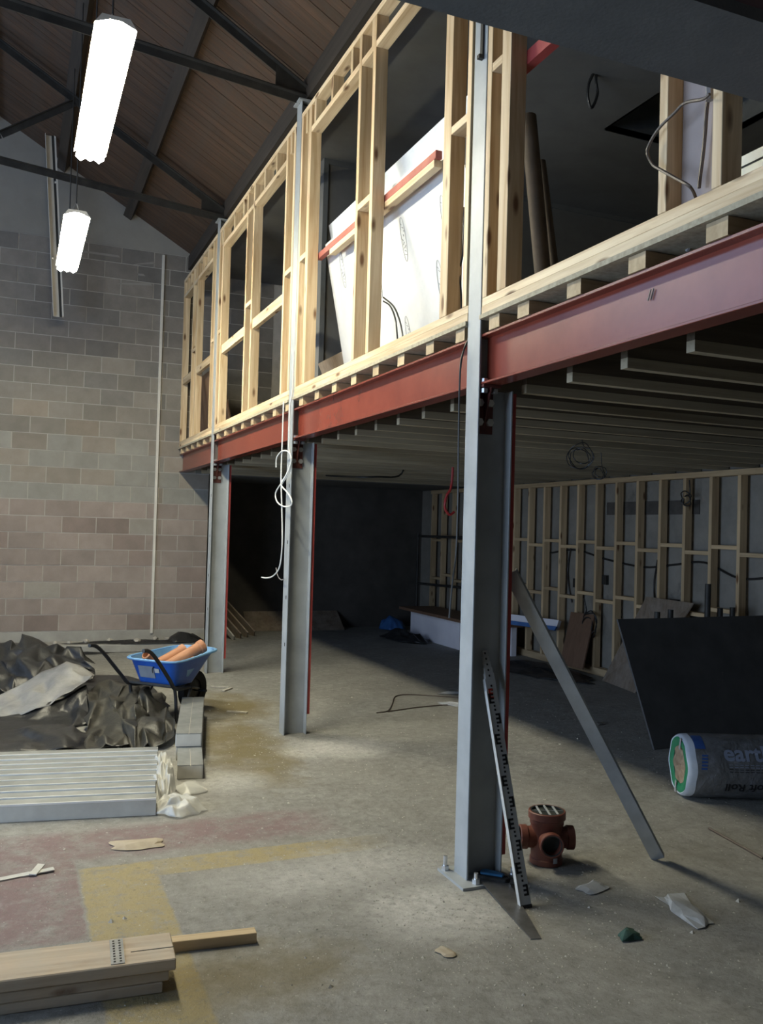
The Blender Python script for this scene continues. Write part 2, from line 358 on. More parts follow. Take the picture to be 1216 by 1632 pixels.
for k in rows:
    off = -2.006 + (0 if k % 2 == 0 else .225) - 1.8; xr = .45 if 2.0497+.225*(k+1) < 2.9 else 1.35
    x = off
    if k % 2 == 0: pass
    while x < xr-.02:
        x1 = min(x+.45, xr)
        if x < -.30 < x1 and k % 2 == 0:      # cut blocks beside the conduit
            block(x, -.27, k); block(-.27, x1, k)
        elif abs(x+2.456) < .2 and k in (-1, -3):
            block(x, x+.05 if k == -3 else x+.0+.06, k); 
            b2 = MB().box(-.035, .035, -.013, .05, -.105, .105).build('brick', 'brick_red', wb); b2.location = (x+.10, YW, 2.0497+.225*k+.1125)
            block(x+.14, x1, k)
        else: block(x, x1, k)
        x = x1
bx('plinth_course', 'concrete_plinth', wb, -7, .45, YW-.02, YW+.02, 0, .243)
for x0_, x1_, z_, r_ in ((-.75, -.42, 5.42, .12), (-.85, -.55, 5.28, -.05), (-.95, -.45, 5.12, .05), (-1.5, -.9, 5.50, -.03)):
    m = MB(); m.add([(x0_, YW-.0135, z_), (x1_, YW-.0135, z_+(x1_-x0_)*r_+.02), (x1_-.03, YW-.0135, z_+(x1_-x0_)*r_+.05), (x0_+.08, YW-.0135, z_+.03)], [(0,1,2,3)]); m.build('paint_smear', 'plaster', wb)
# gable plaster above the blocks, to the underside of the roof boards
RZ = lambda X: 5.74 - .575*X
g = MB().add([(-5, YW, 5.65), (.16, YW, 5.65), (-5, YW, RZ(-5)), (-5, YW+.14, 5.65), (.16, YW+.14, 5.65), (-5, YW+.14, RZ(-5))], [(0,1,2), (5,4,3), (0,3,4,1), (1,4,5,2), (2,5,3,0)])
g.add([(-5, YW, 5.65), (-7, YW, 5.65), (-7, YW, 7.5), (-5, YW, RZ(-5))], [(0,1,2,3)])
tag(g.build('wall_gable', 'plaster'), 'smooth grey plastered gable above the block wall', 'wall', kind='structure')
# recess under the mezzanine beyond the block wall; its unlit gloom is put into the wall colour
tag(MB().box(.31, .45, YW+.14, 10.9, 0, 2.86).build('wall_return', 'unlit_recess'), 'return wall of the dark recess behind the columns', 'wall', kind='structure')
tag(MB().box(.31, 4.85, 10.9, 11.0, 0, 2.86).build('wall_recess', 'unlit_recess'), 'dark far wall of the recess below the mezzanine', 'wall', kind='structure')
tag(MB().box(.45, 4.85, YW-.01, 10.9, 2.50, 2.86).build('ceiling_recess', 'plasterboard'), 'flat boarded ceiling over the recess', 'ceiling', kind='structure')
wr = MB().box(4.84, 5.0, -8, 11, 0, 5.6).build('wall_right', 'painted_brick'); tag(wr, 'grey painted brick wall behind the timber lining', 'wall', kind='structure')
# brick courses of the painted wall, shown as shallow joints with single bricks where the photo lets one see them
# left wall with loading door opening, rear wall: unseen, brick darkened to cut bounced light
tag(MB().box(-7.14, -7, -8, -2.25, 0, 7.6).box(-7.14, -7, -2.25, 2.55, 3.3, 7.6).box(-7.14, -7, 2.55, 3.25, 3.3, 4.6).box(-7.14, -7, 3.25, 8.65, 0, 4.6).box(-7.14, -7, 2.55, 8.65, 6.2, 7.6).box(-7.14, -7, 8.65, 9.08, 0, 7.6).build('wall_left', 'dark_brick'), 'unseen dark brick side wall with the open loading door', 'wall', kind='structure')
tag(MB().box(-7.14, 5, -8.14, -8, 0, 8.7).build('wall_rear', 'dark_brick'), 'unseen dark brick wall behind the camera', 'wall', kind='structure')
# ------------------------------------------------------------------ roof
roof = thing('ceiling', 'dark brown boarded roof slope over the hall', 'roof', kind='structure')
tag(MB().hexa([(.3, -8, RZ(.3)+.03), (.3, 9.08, RZ(.3)+.03), (-5, 9.08, RZ(-5)+.03), (-5, -8, RZ(-5)+.03), (.3, -8, RZ(.3)+.08), (.3, 9.08, RZ(.3)+.08), (-5, 9.08, RZ(-5)+.08), (-5, -8, RZ(-5)+.08)]).build('roof_deck', 'dark_timber', roof))
MB().hexa([(-5, -8, RZ(-5)), (-7.2, -8, RZ(-5)-1.26), (-7.2, 9.08, RZ(-5)-1.26), (-5, 9.08, RZ(-5)), (-5, -8, RZ(-5)+.08), (-7.2, -8, RZ(-5)-1.18), (-7.2, 9.08, RZ(-5)-1.18), (-5, 9.08, RZ(-5)+.08)]).build('far_slope', 'dark_timber', roof)
sl = math.atan(.575); LEN = 5.3/math.cos(sl)
plank = MB().box(-LEN/2, LEN/2, -.0615, .0615, -.012, .012).mesh('roof_plank', 'roof_wood')
ny = int((9.0+7.9)/.128)
for i in range(ny):
    y = 8.88 - i*.128
    o = link('roof_plank', plank, roof, (-2.35, y, RZ(-2.35)+.014+random.uniform(-.003, .003)), (0, sl, 0))
def roofbar(x, wd, dp, y0, y1):     # purlin below the boards
    t = Vector((-.575, 0, 0)); a = Vector((x, y0, RZ(x)-dp*.55)); b = Vector((x, y1, RZ(x)-dp*.55))
    return MB().bar(a, b, wd, dp, up=(math.sin(sl), 0, math.cos(sl)))
for x, lab in ((-.80, 'dark roof purlin running above the gap between truss heel and long lamps'), (-1.70, 'dark roof purlin nearly over the two lit lamps'), (-2.62, 'dark roof purlin left of the hanging channel'), (-3.55, 'dark roof purlin at the far left edge')):
    o = roofbar(x, .12, .12, -7.9, 8.93).build('purlin', 'dark_timber'); tag(o, lab, 'purlin', 'roof purlins')
o = MB().bar((.13, -7.9, 5.56), (.13, 8.93, 5.56), .16, .2).build('valley_beam', 'dark_timber'); tag(o, 'dark valley beam above the top of the timber stud wall', 'beam')
# ------------------------------------------------------------------ trusses
def truss(y, lab):
    t = thing('roof_truss', lab, 'truss', 'steel roof trusses', (0, y, 0))
    rz = lambda X: 5.60 - .576*X; tz = lambda X: 5.49 - .10*X
    def ang(name, a, b, s=.075):
        m = MB(); m.bar(a, b, s, .010, up=(0,0,1)); 
        d = (Vector(b)-Vector(a)).normalized(); u = Vector((0,1,0)).cross(d)
        if u.z < 0: u = -u
        m.bar(Vector(a)-u*.035, Vector(b)-u*.035, .010, .07, up=u)
        m.build(name, 'dark_steel', t)
    ang('rafter', (.14, 0, rz(.14)), (-5, 0, rz(-5)), .09); ang('tie', (.14, 0, tz(.14)), (-5, 0, tz(-5)), .09)
    ang('strut', (-2.45, 0, tz(-2.45)+.33*0+.28), (-1.70, 0, rz(-1.70)-.05)); ang('strut', (-3.4, 0, tz(-3.4)), (-2.62, 0, rz(-2.62)))
    ang('strut', (-2.45, 0, tz(-2.45)+.28), (-3.0, 0, tz(-3.0)))
    MB().add([(.14, -.006, 5.44), (-.22, -.006, 5.50), (-.22, -.006, 5.74), (.14, -.006, 5.56), (.14, .006, 5.44), (-.22, .006, 5.50), (-.22, .006, 5.74), (.14, .006, 5.56)],
             [(0,1,2,3), (7,6,5,4), (0,4,5,1), (1,5,6,2), (2,6,7,3), (3,7,4,0)]).build('heel_plate', 'dark_steel', t)
COLS = [0.0, 3.262, 6.507]
truss(COLS[1]+.067, 'dark steel roof truss meeting the middle column, the nearer one'); truss(COLS[2]+.067, 'dark steel roof truss meeting the farthest column, nearest the gable')
# ------------------------------------------------------------------ mezzanine steel
ZB0, ZB1 = 2.515, 2.772; XB0, XB1 = .012, .115
D, B = .203, .134
hexm = MB().cyl((0,0,-.011), (0,0,.011), .021, n=6).mesh('bolt', 'zinc')
def bolt(parent, x, y, z, ax):
    return link('bolt', hexm, parent, (x, y, z), {'z': (0,0,0), 'y': (math.pi/2,0,0), 'x': (0,math.pi/2,0)}[ax])
for i, (y, lab) in enumerate(zip(COLS, ('grey steel column nearest the camera with a bolted base plate', 'grey steel column in the middle with white cable looped down it', 'grey steel column farthest away, behind the blue wheelbarrow'))):
    c = thing('steel_column', lab, 'column', 'grey steel columns under the mezzanine', (0, y, 0)); top = 5.42
    MB().box(0, .010, 0, B, 0, top).build('flange', 'column_grey', c, bevel=.002); MB().box(D-.010, D, 0, B, 0, ZB0-.02).build('flange', 'column_grey', c, bevel=.002)
    MB().box(.010, D-.010, B/2-.004, B/2+.004, 0, ZB0-.02).box(.010, .10, B/2-.004, B/2+.004, ZB0-.02, top).build('web', 'column_grey', c)
    MB().box(D+.001, D+.026, .012, B-.012, .17 if i else .115, ZB0-.03).build('red_strip', 'red_edge', c)
    # bracket under the beam
    for yy, s in ((B/2-.004, -1), (B/2+.004, 1)):
        a, b2 = sorted((yy, yy+s*.010)); k = MB().box(.014, .115, a, b2, 2.27, ZB0-.002); a2, b3 = sorted((yy, yy+s*.09)); k.box(.014, .115, a2, b3, ZB0-.014, ZB0-.002)
        k.add([(.06, yy+s*.01, 2.30), (.06, yy+s*.085, ZB0-.014), (.06, yy+s*.01, ZB0-.014), (.066, yy+s*.01, 2.30), (.066, yy+s*.085, ZB0-.014), (.066, yy+s*.01, ZB0-.014)], [(0,1,2), (5,4,3), (0,3,4,1), (1,4,5,2)])
        ck = k.build('bracket', 'cleat_red', c)
        for bxx in (.035, .095):
            for zz in (2.33, 2.43): bolt(ck, bxx, yy+s*.014, zz, 'y')
            bolt(ck, bxx, yy+s*.055, ZB0-.030, 'z'); bolt(ck, bxx, yy+s*.055, ZB0+.020, 'z')
    MB().box(-.03, .13, -.02, B+.02, top, top+.012).build('cap_plate', 'column_grey', c)
    if i == 0:
        MB().box(-.012, 0, .03, .055, 4.22, 4.5).box(-.03, 0, .03, .055, 4.20, 4.22).build('hook_bracket', 'dark_steel', c)
        MB().box(-.062, .27, -.083, .20, 0, .014).build('base_plate', 'column_grey', c)
        for bx_, by in ((-.036, .165), (.03, -.045), (.24, -.045), (.24, .165)):
            q = MB().cyl((bx_, by, .012), (bx_, by, .085 if by > 0 else .065), .011, n=8).cyl((bx_, by, .014), (bx_, by, .036), .021, n=6).build('holding_bolt', 'zinc', c)
    else:
        for zz in (.75, 1.15, 1.62, 2.1): MB().box(-.001, .0, .03, .05, zz, zz+.03).build('fixing_hole', 'dark_steel', c)
def beam(y0, y1, lab):
    bmo = thing('steel_beam', lab, 'beam', 'red primed edge beams of the mezzanine', (0, (y0+y1)/2, ZB0)); h = (y1-y0)/2; H = ZB1-ZB0; xm = (XB0+XB1)/2
    MB().box(XB0, XB1, -h, h, 0, .012).build('bottom_flange', 'red_primer', bmo, bevel=.002); MB().box(XB0, XB1, -h, h, H-.014, H).build('top_flange', 'red_primer', bmo, bevel=.002)
    MB().box(xm-.004, xm+.004, -h+.03, h-.03, .012, H-.014).build('web', 'red_primer', bmo)
    return bmo
b0 = beam(-3.2, .055, 'red primed steel beam nearest the camera with a bluish sheen'); beam(.078, COLS[1]+.055, 'red primed steel beam between the nearest and the middle column')
beam(COLS[1]+.079, COLS[2]+.055, 'red primed steel beam between the middle and the farthest column'); beam(COLS[2]+.079, YW+.0, 'red primed steel beam running into the block wall')
for y in (-1.22, -1.235): MB().bar((.0591-.0055, y+1.57, .15), (.0591-.0055, y+1.555, .19), .003, .004).build('pencil_mark', 'mark_black', b0)
ORD = ('first', 'second', 'third', 'fourth', 'fifth', 'sixth', 'seventh', 'eighth', 'ninth', 'tenth')
def bay(y): return 'nearest the camera' if y < .06 else ('between the nearest and the middle column' if y < COLS[1]+.06 else ('between the middle and the farthest column' if y < COLS[2]+.06 else 'next to the block wall'))
# packers on the beams
pk = MB().box(-.12, .12, -.05, .05, -.0325, .0325).mesh('packer_block', 'pine_x')
ys_pack = [-2.4, -2.0, -1.627, -1.213, -.803, -.401, -.131] + [.139+.4*0+.09] 
y = .60
while y < 8.85: ys_pack.append(y); y += .4086
for y in ys_pack:
    if any(abs(y-(c+.067)) < .12 for c in COLS[1:]): y += .12
    o = link('packer_block', pk, None, (.125, y, ZB1+.0345)); tag(o, 'pine packer block on the red beam ' + bay(y), 'timber block', 'pine packers in the bay ' + bay(y))
# deck and joists
dk = MB().box(.212, 4.84, -3.4, YW, 2.842, 2.864)
for a_, b_ in ((-3.4, -.006), (.14, COLS[1]-.006), (COLS[1]+.14, COLS[2]-.006), (COLS[2]+.14, YW)): dk.box(-.012, .2119, a_, b_, 2.842, 2.864)
dk = dk.build('floor_deck', 'chipboard'); tag(dk, 'chipboard floor deck of the mezzanine', 'floor', kind='structure')
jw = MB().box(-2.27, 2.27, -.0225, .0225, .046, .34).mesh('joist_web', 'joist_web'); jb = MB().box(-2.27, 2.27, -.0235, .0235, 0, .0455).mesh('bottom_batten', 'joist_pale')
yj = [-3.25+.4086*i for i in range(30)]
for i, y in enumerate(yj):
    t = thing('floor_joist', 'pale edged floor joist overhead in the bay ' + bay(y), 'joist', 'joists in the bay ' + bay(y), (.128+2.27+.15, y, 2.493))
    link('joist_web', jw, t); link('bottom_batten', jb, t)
# ------------------------------------------------------------------ stud wall on the mezzanine
ZP = 2.95; ZT = 5.30
PD = .090
def stud_panel(name, lab, y0, y1, studs, pairs, cripples, rails, header=5.05, nog=4.02, top=ZT):
    t = thing(name, lab, 'stud wall', 'pine stud panels of the mezzanine front', (0, (y0+y1)/2, 2.864)); oy = -(y0+y1)/2; oz = -2.864
    def p(n, mat, x0, x1, a, b, z0, z1): return bx(n, mat, t, x0, x1, a+oy, b+oy, z0+oz, z1+oz, .002)
    p('sole_plate', 'pine_y', 0, PD, y0, y1, 2.864, 2.907); p('sole_plate', 'pine_y', .002, PD, y0, y1, 2.908, ZP); p('top_plate', 'pine_y', 0, PD, y0, y1, top-.043, top)
    for s in studs:
        wdt = .045
        if isinstance(s, tuple): s, wdt = s
        p('stud', 'pine_z', 0, PD, s-wdt/2, s+wdt/2, ZP, top-.043)
    for a, b in header if isinstance(header, list) else [(y0, y1)]:
        p('header', 'pine_y', .0015, PD, a, b, 5.03, 5.075)
    for s in cripples: p('cripple_stud', 'pine_z', .001, PD, s-.022, s+.022, 5.075, top-.043)
    for a, b, z in pairs: p('noggin', 'pine_y', .001, PD, a, b, z, z+.045)
    for a, b, z in rails: p('rail', 'pine_y', .012, .057, a, b, z, z+.10)
    return t
G = .0225
stud_panel('timber_stud_wall', 'pine stud panel between the nearest and middle columns with foil board behind', .14, 3.255, [3.225, (3.005, .07), 1.853, (1.583, .05), (.435, .09), .185],
           [(3.04, 3.20, 4.01), (1.61, 1.83, 4.0), (.48, .163, 3.95)][:2] + [(.2075, .39, 3.95)], [2.88, 2.465, 2.037, 1.62, .93, 3.1], [], header=[(.47, 1.56), (1.61, 1.83), (1.88, 2.97)])
stud_panel('timber_stud_wall', 'pine stud panel between the middle and farthest columns with horizontal rails', 3.41, 6.50, [3.437, 3.675, 4.85, 5.12, 6.30, 6.475],
           [(3.46, 3.65, 4.0), (4.875, 5.097, 4.04), (6.325, 6.45, 4.03)], [4.025, 4.453, 5.314, 5.748, 3.56, 6.39], [(3.70, 4.825, 3.77), (5.145, 6.275, 3.77)], header=[(3.70, 4.825), (4.875, 5.097), (5.145, 6.275)])
stud_panel('timber_stud_wall', 'pine stud panel next to the block wall', 6.655, 8.92, [6.68, 6.86, 7.86, 8.14, 8.89], [(6.70, 6.84, 4.0), (7.885, 8.115, 4.1)], [7.2, 7.55, 8.0, 8.4, 8.65], [(6.885, 7.835, 3.77), (8.165, 8.867, 3.77)], header=[(6.885, 7.835), (7.885, 8.115), (8.165, 8.867)])
pd_ = stud_panel('timber_stud_wall', 'pine stud panel right of the nearest column with a grey cable loop', -3.2, -.008, [-.033, (-.198, .085), -1.352, -1.624, -2.7], [(-.155, -.056, 4.09), (-1.60, -1.375, 4.35)], [-.6, -1.0, -2.0], [], header=[(-1.33, -.245), (-1.6, -1.375), (-2.68, -1.647)])
bx('backing_board', 'pink_board', pd_, PD-.02, PD-.008, -1.6005+1.604, -1.3755+1.604, ZP-2.864, 2.39)
# ------------------------------------------------------------------ upper room shell
ZC = 5.42
cu = MB(); hx0, hx1, hy0, hy1 = 2.64, 3.7, .9, 2.58
for a in ((.16, hx0, -3.4, YW), (hx1, 4.84, -3.4, YW), (hx0, hx1, -3.4, hy0), (hx0, hx1, hy1, YW)): cu.box(*a, ZC, ZC+.05)
tag(cu.build('ceiling_mezzanine', 'plasterboard'), 'grey plasterboard ceiling of the upper room with a hatch', 'ceiling', kind='structure')
tag(MB().box(hx0, hx1, hy0, hy1, ZC+.3, ZC+.34).box(hx0-.02, hx0, hy0, hy1, ZC, ZC+.34).box(hx1, hx1+.02, hy0, hy1, ZC, ZC+.34).box(hx0, hx1, hy0-.02, hy0, ZC, ZC+.34).box(hx0, hx1, hy1, hy1+.02, ZC, ZC+.34).build('ceiling_hatch', 'bulkhead_grey'), 'dark hatch in the upper room ceiling', 'hatch', kind='structure')
tag(MB().box(.55, 4.84, 4.3, 4.4, 2.864, ZC).build('wall_partition', 'plasterboard'), 'grey partition across the upper room', 'wall', kind='structure')
tag(MB().box(.55, 4.84, 4.28, 4.3, ZC-.05, ZC).box(.55, .60, 4.28, 4.3, 2.864, ZC-.05).build('trim_1', 'bulkhead_grey'), 'dark trim round the partition', 'trim', kind='structure')
# boxed beam overhead at the right
bk = thing('boxed_beam', 'dark grey boxed beam crossing overhead at the top right', 'beam', None, (1.5, -2.26, 2.955))
MB().box(-4.1, 3.34, -.14, .14, 0, .03).build('soffit_board', 'bulkhead_grey', bk); MB().box(-4.1, 3.34, .11, .13, .031, .34).build('side_board', 'bulkhead_grey', bk)
MB().box(-4.1, 3.34, -.13, -.12, .031, .34).box(-4.1, 3.34, -.12, .10, .29, .30).build('steel_face', 'cleat_red', bk)
_z = at(853, 80, 'x', .092).z
o = MB().bar((.1165, .0, _z), (.1165, -1.37, _z), .05, .07).build('red_steel_bar', 'red_edge'); tag(o, 'bright red steel member fixed behind the studs at the top', 'steel bar')
# ------------------------------------------------------------------ timber lining of the right wall
ln = thing('stud_lining', 'pine stud lining standing along the grey right wall below the mezzanine', 'stud wall', None, (4.70, 5.8, 0))
lx0, lx1 = 0, .095

ly = [(-.005 + .4*i) for i in range(-10, 12)]
for i, yy in enumerate(ly):
    bx('stud', 'lining_z', ln, lx0, lx1, yy-.022, yy+.022, .09, 2.424, .002)
    if i < len(ly)-1:
        z1 = 1.655 if i % 2 else 1.585; z2 = .99 if i % 2 else .915
        for z in (z1, z2): bx('noggin', 'lining_y', ln, lx0+.002, lx1, yy+.022, yy+.378, z, z+.042, .002)
bx('top_plate', 'lining_y', ln, lx0-.004, lx1, ly[0]-.05, ly[-1]+.05, 2.424, 2.487, .002); bx('sole_plate', 'lining_y', ln, lx0-.004, lx1, ly[0]-.05, ly[-1]+.05, 0, .09, .002)
o = MB().box(4.828, 4.84, 3.7, 5.35, 2.03, 2.19).build('plaster_scar', 'rough_patch'); o.parent = wr
for y_, z_ in ((4.05, 1.0), (5.95, 1.12), (5.35, 1.2)):
    o = MB().box(4.80, 4.84, y_-.06, y_+.06, z_-.06, z_+.06).build('socket_box', 'dark_steel'); tag(o, {4.05: 'dark socket box on the grey wall above the pipe ends', 5.95: 'dark socket box low on the grey wall, left of the rest', 5.35: 'dark socket box on the grey wall behind the brown board'}[y_], 'socket box', 'socket boxes on the right wall')
def wire(name, pts, r, mat, lab, cat='cable', group=None, parent=None):
    o = MB().tube(pts, r, 6, 6).build(name, mat, parent, smooth=True)
    if parent is None: tag(o, lab, cat, group)
    return o
wire('cable', [(4.818, 6.6, 1.50), (4.82, 6.0, 1.56), (4.818, 5.3, 1.46), (4.82, 4.6, 1.40), (4.818, 4.1, 1.45), (4.82, 3.6, 1.50), (4.818, 3.1, 1.36), (4.82, 2.6, 1.40)], .012, 'cable_black', 'black cable run clipped along the grey wall behind the studs')
for k, (y_, z_) in enumerate(((5.05, 1.5), (6.1, 1.6), (4.35, 1.5))):
    wire('cable', [(4.815, y_, z_), (4.82, y_+.06, z_-.3), (4.815, y_+.02, z_-.55), (4.82, y_-.05, z_-.75)], .009, 'cable_black', ('thin black cable hanging behind the middle studs', 'thin black cable hanging behind the leftmost bright studs', 'thin black cable hanging above the leaning ply sheet')[k], group='cables hanging on the right wall')
def coil(name, c, r, n, rad, mat, lab, seed, nrm=(1, 0, 0)):
    rnd = random.Random(seed); nv = Vector(nrm).normalized(); a = nv.orthogonal().normalized(); b = nv.cross(a); pts = []
    for i in range(n*10):
        t = 2*math.pi*i/10; rr = r*(1+.30*math.sin(t*.37+seed)+.12*math.sin(t*1.7+seed*2))*rnd.uniform(.92, 1.08); pts.append(Vector(c) + a*rr*math.cos(t) + b*rr*math.sin(t)*1.1 + nv*rnd.uniform(-.02, .02))
    return pts
wire('cable_coil', [(4.66, 5.55, .95), (4.66, 5.5, .8)] + coil('c', (4.66, 5.45, .62), .13, 3, .008, '', '', 2), .008, 'cable_black', 'loose black cable coil hanging on the lining beside the brown board', 'cable coil')
p = at(925, 720, 'z', 2.42); q = at(955, 745, 'z', 2.36)
wire('cable_coil', [(p.x, p.y, 2.842), (p.x+.03, p.y+.02, 2.50)] + coil('c', (p.x, p.y, 2.38), .075, 4, .007, '', '', 1, (.5, .8, .2)), .004, 'cable_black', 'larger black cable coil hanging from the joists', 'cable coil')
wire('cable_coil', [(q.x, q.y, 2.842), (q.x+.02, q.y, 2.44)] + coil('c', (q.x, q.y, 2.31), .045, 3, .007, '', '', 3, (.5, .8, .2)), .004, 'cable_black', 'smaller black cable coil hanging below the joists, near the lining top', 'cable coil')
p = at(1093, 795, 'x', 4.66)
wire('cable_coil', [(4.66, p.y-.05, 2.40), (4.66, p.y-.06, 2.25)] + coil('c', (4.66, p.y, p.z), .06, 2, .007, '', '', 5), .007, 'cable_black', 'small black cable coil on the lining stud above the ply sheet', 'cable coil')
p = at(722, 745, 'z', 2.5)
wire('cable', [(p.x, p.y, 2.842), at(720, 770, 'y', p.y), at(712, 790, 'y', p.y), at(709, 808, 'y', p.y), at(716, 820, 'y', p.y), at(724, 816, 'y', p.y)], .016, 'cable_red', 'red cable end dangling from the joists left of the nearest column')
wire('cable', [(at(645, 752, 'z', 2.47).x, at(645, 752, 'z', 2.47).y, 2.842), at(640, 755, 'z', 2.47), at(600, 760, 'z', 2.40), at(560, 760, 'z', 2.40), at(520, 758, 'z', 2.47)], .012, 'cable_black', 'black cable sagging across the joists beyond the middle column')
P0 = .155
wire('cable', [(.03, .16, 2.80), (-.014, .155, 2.70)] + [at(x, y, 'y', .165) for x, y in ((733, 600), (731, 700), (730, 800), (727, 880), (722, 920), (718, 960), (716, 985))], .0055, 'cable_black', 'black cable hanging down behind the nearest column')
# ------------------------------------------------------------------ wall conduit, hanging channel, lamps
o = MB().box(-.325, -.29, YW-.045, YW-.016, .20, 5.62).build('conduit', 'white_conduit'); tag(o, 'pale vertical conduit on the block wall', 'conduit')
t = at(88, 300, 'y', 8.3)
ch = thing('hanging_channel', 'galvanised channel hanging vertically in front of the block wall', 'channel', None, (0, 8.3, 0))
xa, xb_ = at(80, 190, 'y', 8.3).x, at(92, 505, 'y', 8.3).x; zt, zb_ = RZ(-1.9)-.02, at(90, 503, 'y', 8.3).z
def leaner(x0, x1, y0, y1):
    return [(xa+x0, y0, zt), (xa+x1, y0, zt), (xa+x1, y1, zt), (xa+x0, y1, zt), (xb_+x0, y0, zb_), (xb_+x1, y0, zb_), (xb_+x1, y1, zb_), (xb_+x0, y1, zb_)]
MB().hexa(leaner(-.055, .025, .06, .065)).hexa(leaner(-.055, -.050, 0, .065)).build('channel_back', 'white_conduit', ch)
MB().hexa(leaner(.055, .075, 0, .065)).build('side_rail', 'white_conduit', ch); MB().hexa(leaner(.025, .055, .04, .05)).build('dark_web', 'dark_steel', ch)
for zz in (6.2, 5.2): MB().cyl((xa+.08, .03, zz), (xa+.10, .03, zz), .02, n=8).build('clip', 'zinc', ch)
def lamp(y0, y1, lab):
    zl = 4.50; xl = -1.722; tz = RZ(xl)-.115
    t = thing('strip_lamp', lab, 'lamp', 'long fluorescent lamps hung from the trusses', (xl, (y0+y1)/2, zl)); h = (y1-y0)/2
    W_ = .115
    pr = [(-.092, .030), (-.100, -.012), (-.064, -.040), (-.030, -.016), (0, -.034), (.030, -.016), (.064, -.040), (.100, -.012), (.092, .030)]
    MB().prof(pr, (0, -h, 0), (0, h, 0)).build('diffuser', 'lamp_glow', t)
    hs = [(-W_, .022), (-W_*.66, .078), (W_*.66, .078), (W_, .022), (W_-.004, .021), (W_*.66-.003, .073), (-W_*.66+.003, .073), (-W_+.004, .021)]
    MB().prof(hs, (0, -h-.004, 0), (0, h+.004, 0)).build('reflector', 'white_conduit', t)
    for s_ in (-1, 1): MB().add([(x_, s_*(h+.003), z_) for x_, z_ in ((-W_*.66, .075), (-W_+.004, .024), (-.030, .055), (.030, .055), (W_-.004, .024), (W_*.66, .075))], [(0,1,2,3,4,5)]).build('end_plate', 'white_conduit', t)
    MB().box(-.05, .05, -h+.05, h-.05, .079, .098).build('housing', 'white_conduit', t)
    for s in (-1, 1):
        MB().tube([(0, s*h*.75, .21), (0, s*h*.75, tz-zl)], .006, 5, 1).build('chain', 'dark_steel', t)
        MB().tube([(-.04, s*h*.75-.05, .12), (0, s*h*.75, .22), (.04, s*h*.75+.05, .12)], .004, 5, 1).build('hook', 'zinc', t)
lamp(1.14, 2.99, 'lit long strip lamp nearest the camera, at the top left'); lamp(4.46, 6.18, 'lit long strip lamp farther away, below the nearest one in view')
# ------------------------------------------------------------------ things on the mezzanine
fb = thing('foil_board', 'large silver foil insulation board leaning behind the studs', 'board', None, (0, 1.8, 2.866))
def lean_board(name, mat, par, y0, y1, z0, x0, z1, x1, th, oy=1.8, oz=2.866, m2=None):
    d = Vector((z1-z0, 0, -(x1-x0))).normalized()*th
    P = []
    for yy in (y0, y1):
        for (xx, zz) in ((x0, z0), (x1, z1), (x1+d.x, z1+d.z), (x0+d.x, z0+d.z)): P.append((xx, yy-oy, zz-oz))
    return MB().add(P, [(0,1,5,4), (1,2,6,5), (2,3,7,6), (3,0,4,7), (0,3,2,1), (4,5,6,7)]).build(name, mat, par)
lean_board('foil_face', 'foil_board', fb, .62, 3.02, 2.872, .415, 4.13, .165, .008); lean_board('foam_core', 'paper_white', fb, .62, 3.02, 2.872, .4235, 4.13, .1735, .06)
o = lean_board('insulation_board', 'roll_white', None, .55, 3.06, 2.872, .50, 4.31, .205, .05, 0, 0); tag(o, 'white insulation board standing behind the foil board, its top edge showing', 'board')
for k, (yy, zz) in enumerate(((2.72, 3.85), (2.05, 3.62), (1.55, 3.75), (1.12, 3.35), (2.3, 3.2), (.95, 3.7), (1.7, 3.12))):
    t_ = (zz-2.872)/1.258; xx = .415-.25*t_-.002; u = Vector((-.25, 0, 1.258)).normalized(); pts = []
    for i in range(23):
        a = 2*math.pi*i/22; pts.append(Vector((xx, yy-1.8, zz-2.866)) + Vector((0, 1, 0))*.035*math.cos(a) + u*.15*math.sin(a))
    m = MB().tube(pts, .0018, 4, 1)
    for i in range(9):
        a = -.11+i*.026; m.tube([Vector((xx, yy-1.8-.02*math.cos(i), zz-2.866))+u*a, Vector((xx, yy-1.8+.02*math.sin(i*1.7+1), zz-2.866))+u*(a+.014)], .0022, 4, 1)
    m.build('printed_logo', 'ink_grey', fb)
def yz(px, py, x): v = at(px, py, 'x', x); return v.y, v.z
zr = .5*(at(510, 410, 'x', .125).z + at(705, 247, 'x', .125).z)
o = bx('batten', 'painted_red_batten', None, .096, .140, .78, 3.02, zr-.02, zr+.03, .002); tag(o, 'red painted batten laid across the foil board behind the studs', 'batten')
o = bx('batten', 'pine_y', None, .096, .150, .80, 2.70, zr-.066, zr-.0205, .002); tag(o, 'bare pine batten fixed just under the red one across the foil board', 'batten')
wire('cable', [at(x, y, 'x', .12) for x, y in ((611, 480), (622, 488), (630, 508), (633, 535), (635, 560))], .006, 'cable_black', 'black cable loop in front of the foil board, the left one', group='black cable ends by the foil board')
wire('cable', [at(x, y, 'x', .12) for x, y in ((611, 474), (627, 488), (636, 508), (641, 530), (643, 550))], .006, 'cable_black', 'black cable loop in front of the foil board, the right one', group='black cable ends by the foil board')
wire('cable', [at(x, y, 'x', .08) for x, y in ((740, 330), (738, 400), (733, 430), (735, 470), (736, 505))], .005, 'cable_black', 'thin black cable on the stud left of the nearest column')
o = lean_board('ply_offcut', 'ply_wood', None, 3.10, 3.9, 2.866, .62, 3.30, .42, .018, 0, 0); tag(o, 'small plywood offcut leaning on the mezzanine left of the foil board', 'board')
o = lean_board('ply_sheets', 'brown_board', None, 6.9, 8.85, 2.866, .32, 3.78, .13, .018, 0, 0); tag(o, 'brown plywood sheets standing behind the panel next to the block wall', 'board')
